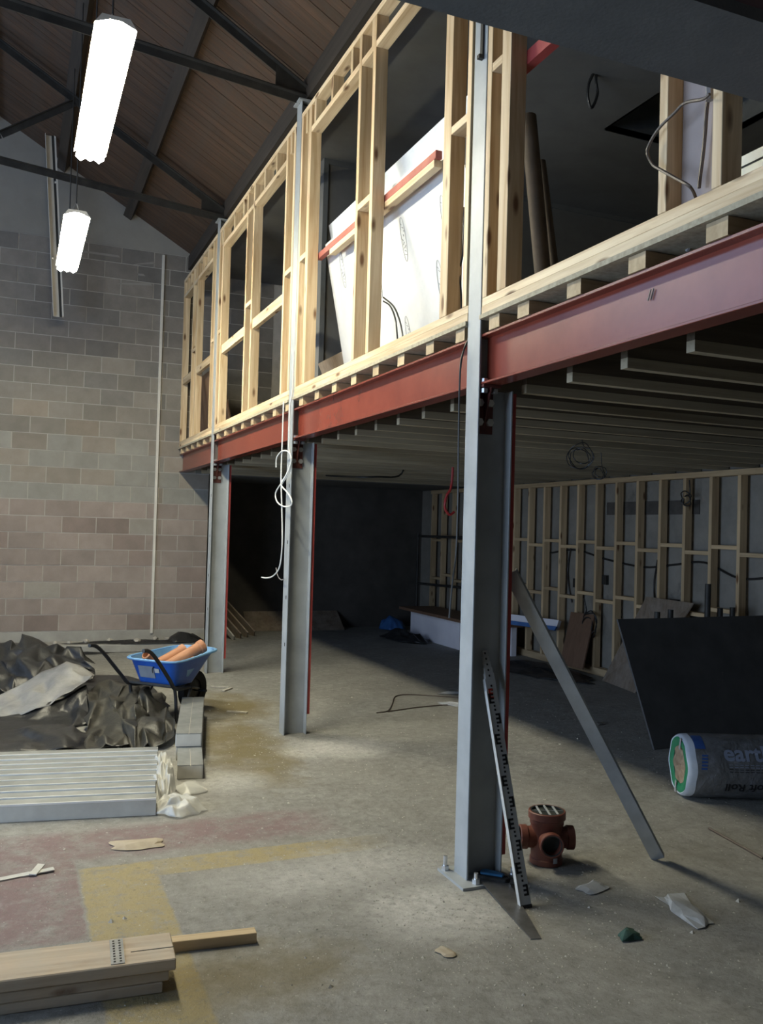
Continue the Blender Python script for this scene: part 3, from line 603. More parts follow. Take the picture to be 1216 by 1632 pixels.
m = MB().cyl((.50, .145, 2.866), (.455, .33, 4.12), .045, n=14); tag(m.build('cardboard_tube', 'wood_dark_pole', smooth=True), 'dim brown tube leaning behind the stud right of the nearest column', 'tube')
m = MB().cyl((.62, .19, 2.866), (.57, .37, 3.9), .028, n=14); tag(m.build('pole', 'wood_dark_pole', smooth=True), 'slim dark pole leaning beside the brown tube', 'pole')
for k in range(6):
    o = bx('metal_section', 'galv', None, .30+.02*(k % 2), 1.0, -2.9, -1.12-.02*(k % 3), 2.870+k*.058, 2.908+k*.058); tag(o, ORD[k] + ' galvanised metal section from the bottom of the stack at the right edge', 'metal section', 'stacked metal sections on the mezzanine')
o = bx('metal_box', 'bulkhead_grey', None, .55, .95, -1.95, -1.30, 3.36, 3.52, .004); tag(o, 'grey metal box on top of the metal sections at the right edge', 'box')
bx('spacer', 'brown_board', o, -.2, .2, -.25, .25, -.145, -.0805)
cy = thing('cable_loop', 'dark grey cable looping out of the stud bay at the upper right', 'cable', None)
Xc = .0
pts = [at(x, y, 'x', -.03) for x, y in ((1131, 150), (1120, 158), (1092, 164), (1075, 180), (1050, 205), (1035, 230), (1032, 245), (1040, 262), (1052, 270), (1075, 283), (1100, 298))] + [(.03, -1.50, 2.955)]
wire('cable_strand', pts, .006, 'cable_brown', '', parent=cy); pts = [at(x, y, 'x', .04) for x, y in ((1131, 148), (1127, 170), (1124, 210), (1120, 250), (1116, 280), (1114, 300))]
wire('cable_strand', pts, .0065, 'cable_brown', '', parent=cy); wire('cable_tie', [at(1131, 130, 'x', .03), at(1131, 160, 'x', .03)], .014, 'cable_grey', '', parent=cy)
p = at(945, 118, 'z', ZC)
wire('cable', [(p.x, p.y, ZC), at(938, 135, 'y', p.y), at(937, 155, 'y', p.y), at(943, 172, 'y', p.y), at(952, 150, 'y', p.y), at(950, 130, 'y', p.y), (p.x+.03, p.y, ZC)], .012, 'cable_black', 'black cable loop hanging from the upper room ceiling')
wire('cable', [at(1095, 400, 'x', .14), at(1103, 385, 'x', .14), at(1110, 370, 'x', .2), at(1118, 358, 'x', .25)], .008, 'cable_grey', 'grey cable end poking out between packers above the nearest beam')
# white cable on the middle column
pw = lambda *q: [at(x, y, 'x', -.03) for x, y in q]
wc = thing('white_cable', 'white cable looped and hanging down the middle column', 'cable', None)
wire('cable_strand', pw((468, 560), (466, 620), (462, 650), (461, 700), (461, 716), (464, 730), (462, 750), (449, 772)), .006, 'cable_white', '', parent=wc)
wire('cable_strand', [at(x, y, 'x', -.05) for x, y in ((452, 640), (450, 700), (448, 760), (449, 800), (450, 850), (449, 880), (445, 905), (435, 918), (425, 921), (417, 920))], .006, 'cable_white', '', parent=wc)
wire('cable_strand', [at(x, y, 'x', -.06) for x, y in ((440, 745), (441, 730), (448, 720), (458, 719), (464, 728), (462, 745), (452, 765), (443, 778), (439, 788), (442, 800), (452, 807), (463, 806), (465, 798), (459, 786), (448, 772), (456, 757), (462, 742))], .006, 'cable_white', '', parent=wc)
wire('cable_strand', [at(x, y, 'x', -.03) for x, y in ((440, 905), (443, 918), (448, 924), (453, 923))], .004, 'cable_grey', '', parent=wc)
# ------------------------------------------------------------------ wheelbarrow
fw = Vector((math.cos(.75), math.sin(.75), 0)); rt = Vector((fw.y, -fw.x, 0)); O = Vector((-1.0, 4.11, 0))
wbw = thing('wheelbarrow', 'blue wheelbarrow with black handles and clay pipes inside', 'wheelbarrow', None, tuple(O))
def L(r, f, z): return rt*r + fw*f + Vector((0, 0, z))
def ring(pts): return [L(*p) for p in pts]
def rr(w0, w1, f0, f1, z0, z1, rad, n=5):   # rounded trapezoid, rear width w0 at f0, front width w1 at f1
    c = [(-w0/2, f0), (w0/2, f0), (w1/2, f1), (-w1/2, f1)]; out = []
    ctr = (0, (f0+f1)/2)
    for i, (x, y) in enumerate(c):
        p, nx = c[i-1], c[(i+1) % 4]
        a = Vector((p[0]-x, p[1]-y)).normalized()*rad; b = Vector((nx[0]-x, nx[1]-y)).normalized()*rad
        for k in range(n):
            t = k/(n-1); q = Vector((x, y))+a*(1-t)**2+b*t**2; zz = z0+(z1-z0)*(q.y-f0)/(f1-f0); out.append((q.x, q.y, zz))
    return out
R1 = ring(rr(.57, .46, 0, .72, .548, .585, .14)); R1b = ring(rr(.61, .50, -.02, .74, .543, .580, .15)); R0 = ring(rr(.42, .30, .09, .46, .315, .30, .08)); R1i = ring(rr(.56, .45, .006, .714, .546, .583, .14)); R0i = ring(rr(.41, .29, .096, .454, .321, .306, .08))
n = len(R1); m = MB()
m.add(R1 + R0, [(i, (i+1) % n, n+(i+1) % n, n+i) for i in range(n)] + [tuple(range(n, 2*n))])
m.build('tray', 'barrow_blue', wbw, smooth=True)
m = MB(); m.add(R1i + R0i, [(n+i, n+(i+1) % n, (i+1) % n, i) for i in range(n)] + [tuple(range(2*n-1, n-1, -1))]); m.build('tray_inside', 'barrow_inside', wbw, smooth=True)
m = MB(); m.tube([Vector(q) for q in R1b] + [R1b[0]], .011, 6, 1); m.add(R1 + R1b, [(i, (i+1) % n, n+(i+1) % n, n+i) for i in range(n)]); m.build('rim', 'barrow_inside', wbw, smooth=True)
for s in (-1, 1):
    m = MB(); m.tube([L(s*.29, -.45, .70), L(s*.29, -.38, .69), L(s*.285, -.28, .62), L(s*.27, -.06, .40), L(s*.25, .05, .305), L(s*.20, .33, .275), L(s*.07, .64, .20)], .017, 8, 4); m.build('handle', 'black_paint', wbw, smooth=True)
    m = MB(); m.tube([L(s*.25, .04, .31), L(s*.25, .06, .2), L(s*.255, .07, .02)], .015, 8, 3); m.tube([L(s*.255, .07, .02), L(s*.24, .20, .10), L(s*.21, .33, .275)], .012, 8, 3); m.build('leg', 'black_paint', wbw, smooth=True)
MB().tube([L(-.25, .03, .325), L(.25, .03, .325)], .014, 8, 1).build('crossbar', 'black_paint', wbw)
ax = rt
m = MB(); c = L(0, .64, .19); m.lathe(c, [(.10, -.03), (.155, -.045), (.18, -.035), (.19, 0), (.18, .035), (.155, .045), (.10, .03), (.10, -.03)], ax, 24); m.build('wheel', 'rubber', wbw, smooth=True)
m = MB(); m.lathe(c, [(.0, -.02), (.10, -.015), (.10, .015), (.0, .02)], ax, 20); m.cyl(c-rt*.16, c+rt*.16, .014, n=8); m.build('wheel_hub', 'black_paint', wbw)
# label on the rear face
def rear(u, vz, off=.004):     # u: right, vz: height on the sloping rear face
    t_ = (vz-.315)/(.548-.315); return L(u, .09*(1-t_)-off, vz)
def quad_sticker(name, mat, u0, u1, z0, z1, off): return MB().add([rear(u0, z0, off), rear(u1, z0, off), rear(u1, z1, off), rear(u0, z1, off)], [(0,1,2,3)]).build(name, mat, wbw)
quad_sticker('label', 'grey_label', -.15, .02, .375, .485, .006); quad_sticker('sticker', 'paper_white', .03, .08, .43, .47, .008)
m = MB(); m.tube([rear(.035+.03*math.cos(a), .435+.05*math.sin(a), .008) for a in [math.pi*.55+i*.2 for i in range(9)]], .004, 5, 1); m.build('printed_curve', 'mark_black', wbw)
# clay pipes inside
def pipe(a, b, r, lab, dk=False):
    t = thing('clay_pipe', lab, 'pipe', 'clay pipes in the wheelbarrow', tuple(a)); d = b-a
    m = MB(); m.cyl(Vector((0,0,0)), d, r, n=20, cap=False); m.cyl(d, Vector((0,0,0)), r*.82, n=20, cap=False)
    dn = d.normalized(); m.lathe((0,0,0), [(r*.82, 0), (r, 0)], dn, 20); m.lathe(d, [(r, 0), (r*.82, 0)], dn, 20); m.build('pipe_wall', 'terracotta', t, smooth=True)
    m = MB(); m.lathe(d*.88, [(r*1.0, 0), (r*1.16, .01), (r*1.16, d.length*.12-.005), (r*.98, d.length*.12)], dn, 20); m.build('socket', 'terracotta', t, smooth=True)
pipe(O+L(-.02, .16, .42), O+L(.17, .56, .63), .055, 'orange clay pipe lying across the top of the pile in the wheelbarrow')
pipe(O+L(-.14, .16, .43), O+L(.0, .50, .585), .05, 'pale orange clay pipe behind the topmost one in the wheelbarrow')
pipe(O+L(-.10, .30, .42), O+L(-.13, .10, .575), .04, 'short dusty clay pipe end at the handle side of the wheelbarrow')
pipe(O+L(.08, .20, .38), O+L(.16, .44, .50), .045, 'clay pipe lowest in the wheelbarrow, at the rim')
# ------------------------------------------------------------------ black plastic sheeting
def vnoise(seed):
    rs = np.random.RandomState(seed); T = rs.rand(64, 64)
    def f(x, y):
        xi = np.floor(x).astype(int); yi = np.floor(y).astype(int); a = x-xi; b = y-yi; a = a*a*(3-2*a); b = b*b*(3-2*b)
        g_ = lambda i, j: T[(xi+i) % 64, (yi+j) % 64]
        return (g_(0,0)*(1-a)+g_(1,0)*a)*(1-b) + (g_(0,1)*(1-a)+g_(1,1)*a)*b
    return f
def heap(name, mat, lab, cx, cy, rx, ry, rot, hgt, seed, folds=9, n=14, zoff=.004, tilt=(0, 0), fs=1.0, sub=2, power=1.0, square=False):
    """crumpled sheet: coarse jittered net of facets, subdivided with random creases"""
    rs = np.random.RandomState(seed); n = max(4, n); u = np.linspace(-1, 1, n); P = []
    for j in range(n):
        for i in range(n):
            a, b = u[i], u[j]; inner = 0 < i < n-1 and 0 < j < n-1
            if inner: a += rs.uniform(-.8, .8)/n; b += rs.uniform(-.8, .8)/n
            r_ = max(abs(a), abs(b)); q = math.hypot(a, b)+1e-9; k = 1 if square else (.25+.75*r_/q if r_ else 1)
            if not inner: k *= rs.uniform(.62, 1.12) if square else rs.uniform(.80, 1.10)
            x, y_ = a*k, b*k; e = max(0, 1-max(abs(a), abs(b))**2.0)
            z = hgt*(e**power)*(1+tilt[0]*a+tilt[1]*b)*(1-fs*.62*rs.rand()) if inner else hgt*.10*rs.rand()*fs
            P.append((x*rx*math.cos(rot)-y_*ry*math.sin(rot), x*rx*math.sin(rot)+y_*ry*math.cos(rot), max(z, 0)+zoff))
    ff = []
    for j in range(n-1):
        for i in range(n-1):
            a, b, c, d = j*n+i, j*n+i+1, (j+1)*n+i+1, (j+1)*n+i
            ff += [(a, b, c), (a, c, d)] if rs.rand() < .5 else [(a, b, d), (b, c, d)]
    m = MB(); m.add(P, ff); o = m.build(name, mat); me = o.data
    for p in me.polygons: p.use_smooth = True
    cr = me.attributes.new('crease_edge', 'FLOAT', 'EDGE')
    for e in range(len(me.edges)): cr.data[e].value = float(rs.choice((0, .4, .8, 1)))
    sf_ = o.modifiers.new('soft', 'SUBSURF'); sf_.levels = sub; sf_.render_levels = sub
    sd = o.modifiers.new('thickness', 'SOLIDIFY'); sd.thickness = .002; sd.offset = 1; o.location = (cx, cy, 0)
    if lab: tag(o, lab, 'plastic sheet', 'heap of black plastic sheeting')
    return o
def net_sheet(mat, lab, rows, seed, jit=.05, dens=3, crease=True):
    """crumpled sheet through control points (photo direction, distance Y of the ground it lies on)"""
    rs = np.random.RandomState(seed); C = np.array([[list(at(x, y, 'y', Y)) for x, y, Y in r] for r in rows]); a, b = C.shape[:2]; A, B_ = (a-1)*dens+1, (b-1)*dens+1; P = []
    for j in range(A):
        for i in range(B_):
            v, u = min(j/dens, a-1-1e-6), min(i/dens, b-1-1e-6); j0, i0 = int(v), int(u); f, g_ = v-j0, u-i0
            p = (C[j0, i0]*(1-f)+C[j0+1, i0]*f)*(1-g_) + (C[j0, i0+1]*(1-f)+C[j0+1, i0+1]*f)*g_
            k = jit*(.6 if j in (0, A-1) or i in (0, B_-1) else 1)
            p = p + rs.uniform(-1, 1, 3)*np.array([k*.8, k, k*1.0]); p[2] = max(p[2], .004+.02*rs.rand()); P.append(tuple(p))
    ff = []
    for j in range(A-1):
        for i in range(B_-1):
            q = (j*B_+i, j*B_+i+1, (j+1)*B_+i+1, (j+1)*B_+i); ff += [(q[0], q[1], q[2]), (q[0], q[2], q[3])] if rs.rand() < .5 else [(q[0], q[1], q[3]), (q[1], q[2], q[3])]
    c0 = np.mean(np.array(P), 0); c0[2] = 0
    m = MB(); m.add([tuple(np.array(p)-c0) for p in P], ff); o = m.build('plastic_sheet', mat); o.location = tuple(c0); me = o.data
    for p in me.polygons: p.use_smooth = True
    cr = me.attributes.new('crease_edge', 'FLOAT', 'EDGE')
    for e in range(len(me.edges)): cr.data[e].value = float(rs.choice((0, .3, .7, 1)))
    sf_ = o.modifiers.new('soft', 'SUBSURF'); sf_.levels = 2; sf_.render_levels = 2
    sd = o.modifiers.new('thickness', 'SOLIDIFY'); sd.thickness = .002; sd.offset = 1
    tag(o, lab, 'plastic sheet', 'heap of black plastic sheeting'); return o
net_sheet('black_sheet', 'glossy black plastic sheet bunched at the back of the heap', [[(-60, 1050, 7.0), (0, 1045, 7.0), (50, 1040, 7.0), (100, 1042, 6.9), (150, 1060, 6.6)], [(-60, 1030, 6.3), (5, 1024, 6.3), (42, 1015, 6.3), (88, 1030, 6.2), (128, 1036, 6.0)], [(-60, 1070, 5.9), (0, 1060, 5.9), (35, 1058, 5.8), (85, 1055, 5.75), (146, 1070, 5.6)], [(-60, 1110, 5.4), (0, 1105, 5.4), (40, 1100, 5.4), (85, 1085, 5.4), (152, 1082, 5.4)]], 11, .075)
net_sheet('grey_sheet', 'dusty light grey sheet draped over the middle of the heap', [[(-70, 1120, 5.25), (-10, 1112, 5.25), (25, 1095, 5.25), (65, 1073, 5.25), (104, 1056, 5.2), (152, 1073, 5.0)], [(-70, 1132, 4.9), (-10, 1128, 4.9), (30, 1115, 4.9), (72, 1096, 4.9), (110, 1080, 4.9), (146, 1078, 4.85)], [(-70, 1158, 4.55), (-10, 1150, 4.55), (40, 1138, 4.5), (80, 1122, 4.5), (112, 1104, 4.6), (136, 1088, 4.7)]], 24, .038, 2)
net_sheet('black_sheet', 'black fold in shade under the light grey sheet', [[(-70, 1155, 4.60), (-10, 1148, 4.60), (40, 1136, 4.56), (80, 1120, 4.56), (112, 1104, 4.64), (138, 1090, 4.74)], [(-70, 1180, 4.35), (-10, 1172, 4.35), (40, 1158, 4.35), (80, 1150, 4.35), (112, 1135, 4.45), (140, 1118, 4.5)], [(-70, 1200, 3.9), (-10, 1190, 3.9), (40, 1180, 3.9), (80, 1176, 3.9), (115, 1165, 4.0), (145, 1150, 4.1)]], 29, .03, 2)
net_sheet('black_sheet', 'dark folded sheet along the front of the heap, behind the silver strips', [[(-70, 1185, 4.0), (0, 1176, 4.0), (48, 1154, 3.95), (100, 1150, 3.9), (128, 1172, 3.8), (170, 1175, 3.75), (200, 1170, 3.75)], [(-70, 1192, 3.6), (0, 1188, 3.6), (50, 1176, 3.5), (105, 1165, 3.55), (140, 1180, 3.5), (175, 1176, 3.4), (205, 1178, 3.5)], [(-70, 1212, 3.15), (0, 1205, 3.15), (55, 1200, 3.12), (100, 1196, 3.1), (140, 1193, 3.1), (170, 1192, 3.08), (205, 1191, 3.05)]], 52, .05, 2)
net_sheet('olive_sheet', 'dark olive crumpled sheet between the heap and the wheelbarrow', [[(128, 1098, 4.95), (175, 1088, 5.0), (212, 1090, 4.9), (238, 1098, 4.75), (262, 1112, 4.6)], [(140, 1122, 4.3), (180, 1112, 4.25), (212, 1106, 4.2), (240, 1108, 4.2), (268, 1128, 4.1)], [(135, 1160, 3.75), (178, 1150, 3.7), (210, 1140, 3.7), (242, 1140, 3.65), (277, 1150, 3.6)], [(140, 1193, 3.1), (180, 1191, 3.1), (215, 1190, 3.08), (248, 1188, 3.05), (270, 1182, 3.1)]], 37, .065)
net_sheet('black_sheet', 'flat dark sheet spread under the wheelbarrow legs', [[(110, 1078, 5.7), (160, 1074, 5.8), (205, 1078, 5.7), (235, 1082, 5.6)], [(100, 1095, 5.3), (150, 1092, 5.3), (205, 1096, 5.2), (250, 1102, 5.0)], [(120, 1108, 4.95), (160, 1106, 4.95), (205, 1110, 4.85), (255, 1118, 4.65)]], 66, .025, 2)
# ------------------------------------------------------------------ silver insulation strips
a0 = Vector((-1.312, 1.512, 0)); dS = Vector((-.988, .155, 0)); dN = Vector((.155, .988, 0)); angS = math.atan2(dS.y, dS.x)
SW = .1285; SH = .097; SL = 2.3
def strip_mesh(Ln):
    m = MB(); m.box(0, Ln, -SW+.003, -.003, .001, SH-.003); core = m.mesh('foam_core', 'foil_edge')
    m = MB(); m.box(.0, Ln, -SW+.0022, -.0018, SH-.003, SH); skin = m.mesh('foil_skin', 'foil_strip')
    m = MB(); m.box(.0, Ln, -SW*.5-.0, -SW*.5+.006, SH, SH+.004); return core, skin
core, skin = strip_mesh(SL)
for k in range(10):
    off = random.uniform(-.005, .005)
    t = thing('insulation_strip', 'silver foil insulation strip, frontmost of the bundle' if k == 0 else ('silver foil insulation strip at the back of the bundle against the black sheet' if k == 9 else ORD[k] + ' silver foil insulation strip from the front of the flat bundle'), 'insulation strip', 'silver insulation strips in a flat bundle', tuple(a0 + dN*SW*k + dS*off + Vector((0, 0, random.uniform(0, .004)))))
    t.rotation_euler = (0, random.uniform(-.002, .002), angS)
    link('foam_core', core, t); link('foil_skin', skin, t)
    MB().box(.0, SL, -.010, .0, SH-.004, SH+.007).build('foil_lip', 'foil_lip', t)
def long_strip(x0, y0, x1, y1, wdt, lab, z=0):
    a, b = Vector((x0, y0, 0)), Vector((x1, y1, 0)); d = b-a; t = thing('insulation_strip', lab, 'insulation strip', 'silver strips lying beside the wheelbarrow', (x0, y0, z)); t.rotation_euler = (0, 0, math.atan2(d.y, d.x)); Ln = d.length
    MB().box(0, Ln, -wdt/2, wdt/2, .001, .094).build('foam_core', 'foil_edge', t, bevel=.004); MB().box(0, Ln, -wdt/2, -.004, .0945, .099).build('foil_skin', 'foil_strip', t); MB().box(0, Ln, .0, wdt/2, .0945, .099).build('foil_skin', 'foil_strip', t)
    MB().box(0, Ln, -wdt/2-.002, -wdt/2, .002, .094).build('foil_side', 'foil_strip', t)
e_ = .5*(at(290, 1110, 'z', .2)+at(327, 1111, 'z', .2)); n_ = Vector((-.893, 2.72, 0))
long_strip(-.975, 2.215, -.893, 2.69, .175, 'short silver insulation strip next to the crumpled clear film'); long_strip(n_.x, n_.y, e_.x, e_.y, .19, 'lower of the two stacked silver strips beside the wheelbarrow'); long_strip(n_.x-.005, n_.y, e_.x-.005, e_.y, .19, 'upper of the two stacked silver strips beside the wheelbarrow', .0995)
# crumpled clear film at the end of the bundle
f1 = heap('clear_film', 'clear_film', '', -1.165, 2.20, .085, .56, -.13, .16, 81, 8, 11, fs=1, power=.4); f1['label'] = 'crumpled clear plastic film standing between the silver strips'; f1['category'] = 'plastic film'; f1['group'] = 'crumpled clear film'
f2 = heap('clear_film', 'clear_film', '', -1.16, 1.58, .15, .17, .3, .11, 83, 6, 8, fs=1, power=.5); f2['label'] = 'puffed clear plastic film at the front corner of the silver bundle'; f2['category'] = 'plastic film'; f2['group'] = 'crumpled clear film'
f3 = heap('clear_film', 'clear_film', '', -1.02, 1.96, .10, .13, .3, .07, 85, 6, 5, fs=1); f3['label'] = 'small flap of clear film in front of the short silver strip'; f3['category'] = 'plastic film'; f3['group'] = 'crumpled clear film'
# ------------------------------------------------------------------ scaffold boards at the front left
angB = math.atan2(-.115, -.63)
def board(x, y, z0, th, wd, Ln, lab, plate=False, dang=0):
    t = thing('scaffold_board', lab, 'board', 'scaffold boards stacked at the front left', (x, y, z0)); t.rotation_euler = (0, 0, math.pi - .065 + dang)
    bx('plank', 'scaffold_wood', t, 0, Ln, -.0, wd, 0, th-.001, .004)
    if plate:
        bx('nail_plate', 'nail_steel', t, .185, .235, .012, wd-.012, th, th+.002)
        pl = MB()
        for i in range(2):
            for j in range(9): pl.box(.195+i*.022, .203+i*.022, .025+j*.021, .031+j*.021, th+.002, th+.0045)
        pl.build('nail_heads', 'dark_steel', t)
        bx('crack', 'mark_black', t, .0, .16, .128, .131, th-.0005, th+.0008)
board(-1.565, -.335, 0, .042, .21, 2.0, 'dark scaffold board at the bottom of the stack'); board(-1.545, -.335, .042, .042, .21, 2.0, 'scaffold board in the middle of the stack', dang=.01)
board(-1.52, -.333, .084, .045, .225, 2.0, 'topmost scaffold board with a galvanised nail plate', True)
o = thing('batten', 'short pale pine batten poking out beside the scaffold boards', 'batten', None, (-1.146, -.248, 0)); o.rotation_euler = (0, 0, math.pi-.09)
bx('timber', 'pine_x', o, 0, .55, -.028, .028, 0, .045, .002)
# ------------------------------------------------------------------ levelling staff against the nearest column
sA = Vector((.132, -.352, .004)); sB = Vector((.098, .030, 1.14)); sd_ = (sB-sA).normalized(); sx = Vector((1, 0, 0)); sx = (sx-sd_*sx.dot(sd_)).normalized(); sn = sx.cross(sd_); 
if sn.y > 0: sn = -sn
stf = thing('levelling_staff', 'aluminium surveyors levelling staff leaning in the nearest column', 'levelling staff', None, tuple(sA))
def SP(u, l, d): return sx*u + sd_*l + sn*d
def sbox(m, u0, u1, l0, l1, d0, d1): return m.hexa([SP(u0,l0,d0), SP(u1,l0,d0), SP(u1,l0,d1), SP(u0,l0,d1), SP(u0,l1,d0), SP(u1,l1,d0), SP(u1,l1,d1), SP(u0,l1,d1)])
SLn = 1.075
sbox(MB(), -.029, .029, 0, SLn, -.026, 0).build('staff_body', 'staff_alu', stf); sbox(MB(), -.032, -.0295, .01, SLn-.06, -.022, .002).build('side_face', 'paper_white', stf); sbox(MB(), -.031, .031, -.003, .012, -.027, .001).build('foot', 'dark_steel', stf)
for k in range(5):
    w2 = .026-.0035*k; sbox(MB(), -w2+.003, w2+.003, SLn+.029*k, SLn+.029*(k+1), -.024, -.002-.002*k).build('telescopic_section', 'staff_alu', stf)
    sbox(MB(), -.004, .004, SLn+.029*k+.010, SLn+.029*k+.020, -.002-.002*k, -.0005-.002*k).build('rivet', 'mark_black', stf)
mk = MB(); l = .05; side = 1
while l < SLn-.12:
    s = side; a, b = (-.002, .024) if s > 0 else (-.024, .004)
    sbox(mk, a, a+.010 if s < 0 else a+.010, l, l+.05, .0004, .0014) if s < 0 else sbox(mk, b-.010, b, l, l+.05, .0004, .0014)
    for q in (0, .02, .04): sbox(mk, a, b, l+q, l+q+.010, .0004, .0014)
    for q in (.063, .083): sbox(mk, -.004, .006, l+q, l+q+.010, .0004, .0014)
    l += .10; side = -side
mk.build('graduation_marks', 'mark_black', stf)
mk = MB(); sbox(mk, -.020, -.011, SLn-.10, SLn-.05, .0004, .0014)
for q in (0, .02, .04): sbox(mk, -.020, .004, SLn-.10+q, SLn-.09+q, .0004, .0014)
mk.build('metre_mark', 'mark_red', stf)
# ------------------------------------------------------------------ steel prop
m = MB(); pA, pB = Vector((1.158, -.05, .012)), Vector((.262, .085, 1.56)); m.prof([(-.036, -.016), (.036, -.016), (.036, .016), (.030, .016), (.030, -.010), (-.030, -.010), (-.030, .016), (-.036, .016)], pA, pB, up=(.72, .60, .0))
tag(m.build('steel_prop', 'galv'), 'galvanised steel angle propped between the floor and the nearest column', 'prop')
# ------------------------------------------------------------------ hand saw
sw = thing('hand_saw', 'hand saw with a blue handle lying at the foot of the nearest column', 'saw', None, (.1, -.05, 0))
def W(x, y, z): return Vector((x-.1, y+.05, z))
bl = [(.062, .0), (.185, -.105), (.024, -.645), (-.022, -.633)]
MB().add([W(x, y, .020-.018*min(1, -y/.6)) for x, y in bl] + [W(x, y, .0225-.018*min(1, -y/.6)) for x, y in bl], [(3,2,1,0), (4,5,6,7), (0,1,5,4), (1,2,6,5), (2,3,7,6), (3,0,4,7)]).build('blade', 'saw_steel', sw)
hp = [(.060, .005), (.085, .045), (.13, .052), (.178, .0), (.205, -.06), (.200, -.095), (.165, -.105), (.115, -.06)]
m = MB(); nn = len(hp); m.add([W(x, y, .014) for x, y in hp] + [W(x, y, .034) for x, y in hp], [tuple(range(nn-1, -1, -1)), tuple(range(nn, 2*nn))] + [(i, (i+1) % nn, nn+(i+1) % nn, nn+i) for i in range(nn)]); m.build('handle_frame', 'rubber', sw, bevel=.005)
hq = [(.080, .002), (.098, .034), (.128, .038), (.165, -.005), (.188, -.06), (.165, -.075), (.120, -.035)]
m = MB(); nn = len(hq); m.add([W(x, y, .0345) for x, y in hq] + [W(x, y, .046) for x, y in hq], [tuple(range(nn-1, -1, -1)), tuple(range(nn, 2*nn))] + [(i, (i+1) % nn, nn+(i+1) % nn, nn+i) for i in range(nn)]); m.build('grip', 'saw_blue', sw, bevel=.004)
# ------------------------------------------------------------------ drain chamber
ic = thing('drain_chamber', 'brown clay-coloured drain chamber with side sockets and grid lid', 'drain fitting', None, (.545, .115, 0)); H_ = .285
m = MB(); m.lathe((0,0,0), [(.080, .0), (.088, .004), (.088, .03), (.083, .035), (.083, .20), (.090, .21), (.092, .235), (.100, .24), (.100, .275), (.096, .279), (.090, .279), (.090, .255), (.0, .255)], n=36); m.build('body', 'terracotta_dark', ic, smooth=True)
fd = Vector((-.36, -.93, 0)).normalized()
for d in (fd, Vector((-fd.y, fd.x, 0)), Vector((fd.y, -fd.x, 0)), -fd):
    m = MB(); m.lathe((0, 0, .135), [(.056, .06), (.056, .105), (.063, .108), (.063, .142), (.060, .145), (.054, .145), (.054, .10), (.050, .085)], d, 28); sk = m.build('side_socket', 'terracotta_dark', ic, smooth=True)
    MB().lathe((0, 0, .135), [(.0541, .142), (.0541, .136), (.049, .136), (.049, .142), (.0541, .142)], d, 28).build('seal', 'grid_black', sk, smooth=True); MB().lathe((0, 0, .135), [(.05, .088), (.0, .088)], d, 24).build('socket_floor', 'grid_black', sk)
m = MB(); m.lathe((0,0,0), [(.0, .268), (.0895, .268), (.0895, .279), (.083, .279), (.083, .272)], n=36); ld = m.build('lid', 'grid_black', ic, smooth=True)
rb = MB(); 
for k in (-.045, 0, .045):
    hl = math.sqrt(.083**2-k*k); pa = rt*k; a_ = Vector((rt.x*0+.93*k, -.36*k, .277)); dd = Vector((.36, .93, 0))*hl; rb.bar(a_-dd, a_+dd, .010, .005)
rb.build('lid_ribs', 'paper_grey', ld); MB().bar(Vector((-.93, .36, 0))*.083+Vector((0,0,.276)), Vector((.93, -.36, 0))*.083+Vector((0,0,.276)), .003, .004).build('lid_seam', 'paper_grey', ld)
a_ = math.atan2(fd.y, fd.x)+.22
MB().add([(math.cos(a_+i*.1)*.0885, math.sin(a_+i*.1)*.0885, z) for i in range(4) for z in (.022, .050)], [(2*i, 2*i+2, 2*i+3, 2*i+1) for i in range(3)]).build('paper_label', 'paper_grey', ic)
# ------------------------------------------------------------------ insulation roll
axr = Vector((.92, -.39, 0)).normalized(); RR = .212; rc = Vector((2.09, .862, RR+.003)); ilr = thing('insulation_roll', 'roll of loft insulation in a dark printed wrapper with green ring on its end', 'insulation roll', None, (rc.x, rc.y, 0))
z0 = Vector((0, 0, RR+.003)); RL = 1.25
def cylp(ang, h, r): return z0 + axr*h + (Vector((axr.y, -axr.x, 0))*math.cos(ang) + Vector((0, 0, 1))*math.sin(ang))*r   # ang 0 = towards the camera side
def tubular(prof, n=48, wob=0):
    m = MB(); vv = []
    for r, h in prof:
        for i in range(n):
            a = 2*math.pi*i/n; vv.append(cylp(a, h+wob*math.sin(a*7+1)*.5, r))
    m.add(vv, [(j*n+i, j*n+(i+1) % n, (j+1)*n+(i+1) % n, (j+1)*n+i) for j in range(len(prof)-1) for i in range(n)]); return m
tubular([(RR-.004, .06), (RR, .10), (RR-.001, .3), (RR, .6), (RR, RL-.1), (RR-.02, RL-.03), (RR-.08, RL), (.0, RL)]).build('wrapper', 'roll_wrap', ilr, smooth=True)
tubular([(.183, .006), (.192, .0), (.202, .012), (RR-.006, .03), (RR-.0035, .061)], wob=.006).build('wrapper_edge', 'roll_white', ilr, smooth=True)
tubular([(.125, .010), (.138, .001), (.168, -.003), (.185, .003)], wob=.004).build('end_ring', 'roll_green', ilr, smooth=True)
tubular([(.0, .012), (.05, .004), (.09, .010), (.126, .012)], wob=.01).build('wool_core', 'roll_wool', ilr, smooth=True)
m = MB()
for a in (1.25, -1.75): m.add([cylp(a+da, -.006+.0, r) for r in (.118, .20) for da in (-.10*.14/r, .10*.14/r)], [(0,1,3,2)])
m.build('tape', 'roll_tape', ilr)
m = MB()
for i in range(5): m.add([cylp(a, h, RR+.0012) for h in (.085+.003*i, .125+.003*i) for a in (.10+.1*i, .16+.1*i)], [(0,1,3,2)])
for h in (.065,): m.add([cylp(a_, h_, RR+.001) for h_ in (.062, .13) for a_ in [.75+.1*i for i in range(7)]], [(i, i+1, 8+i, 7+i) for i in range(6)])
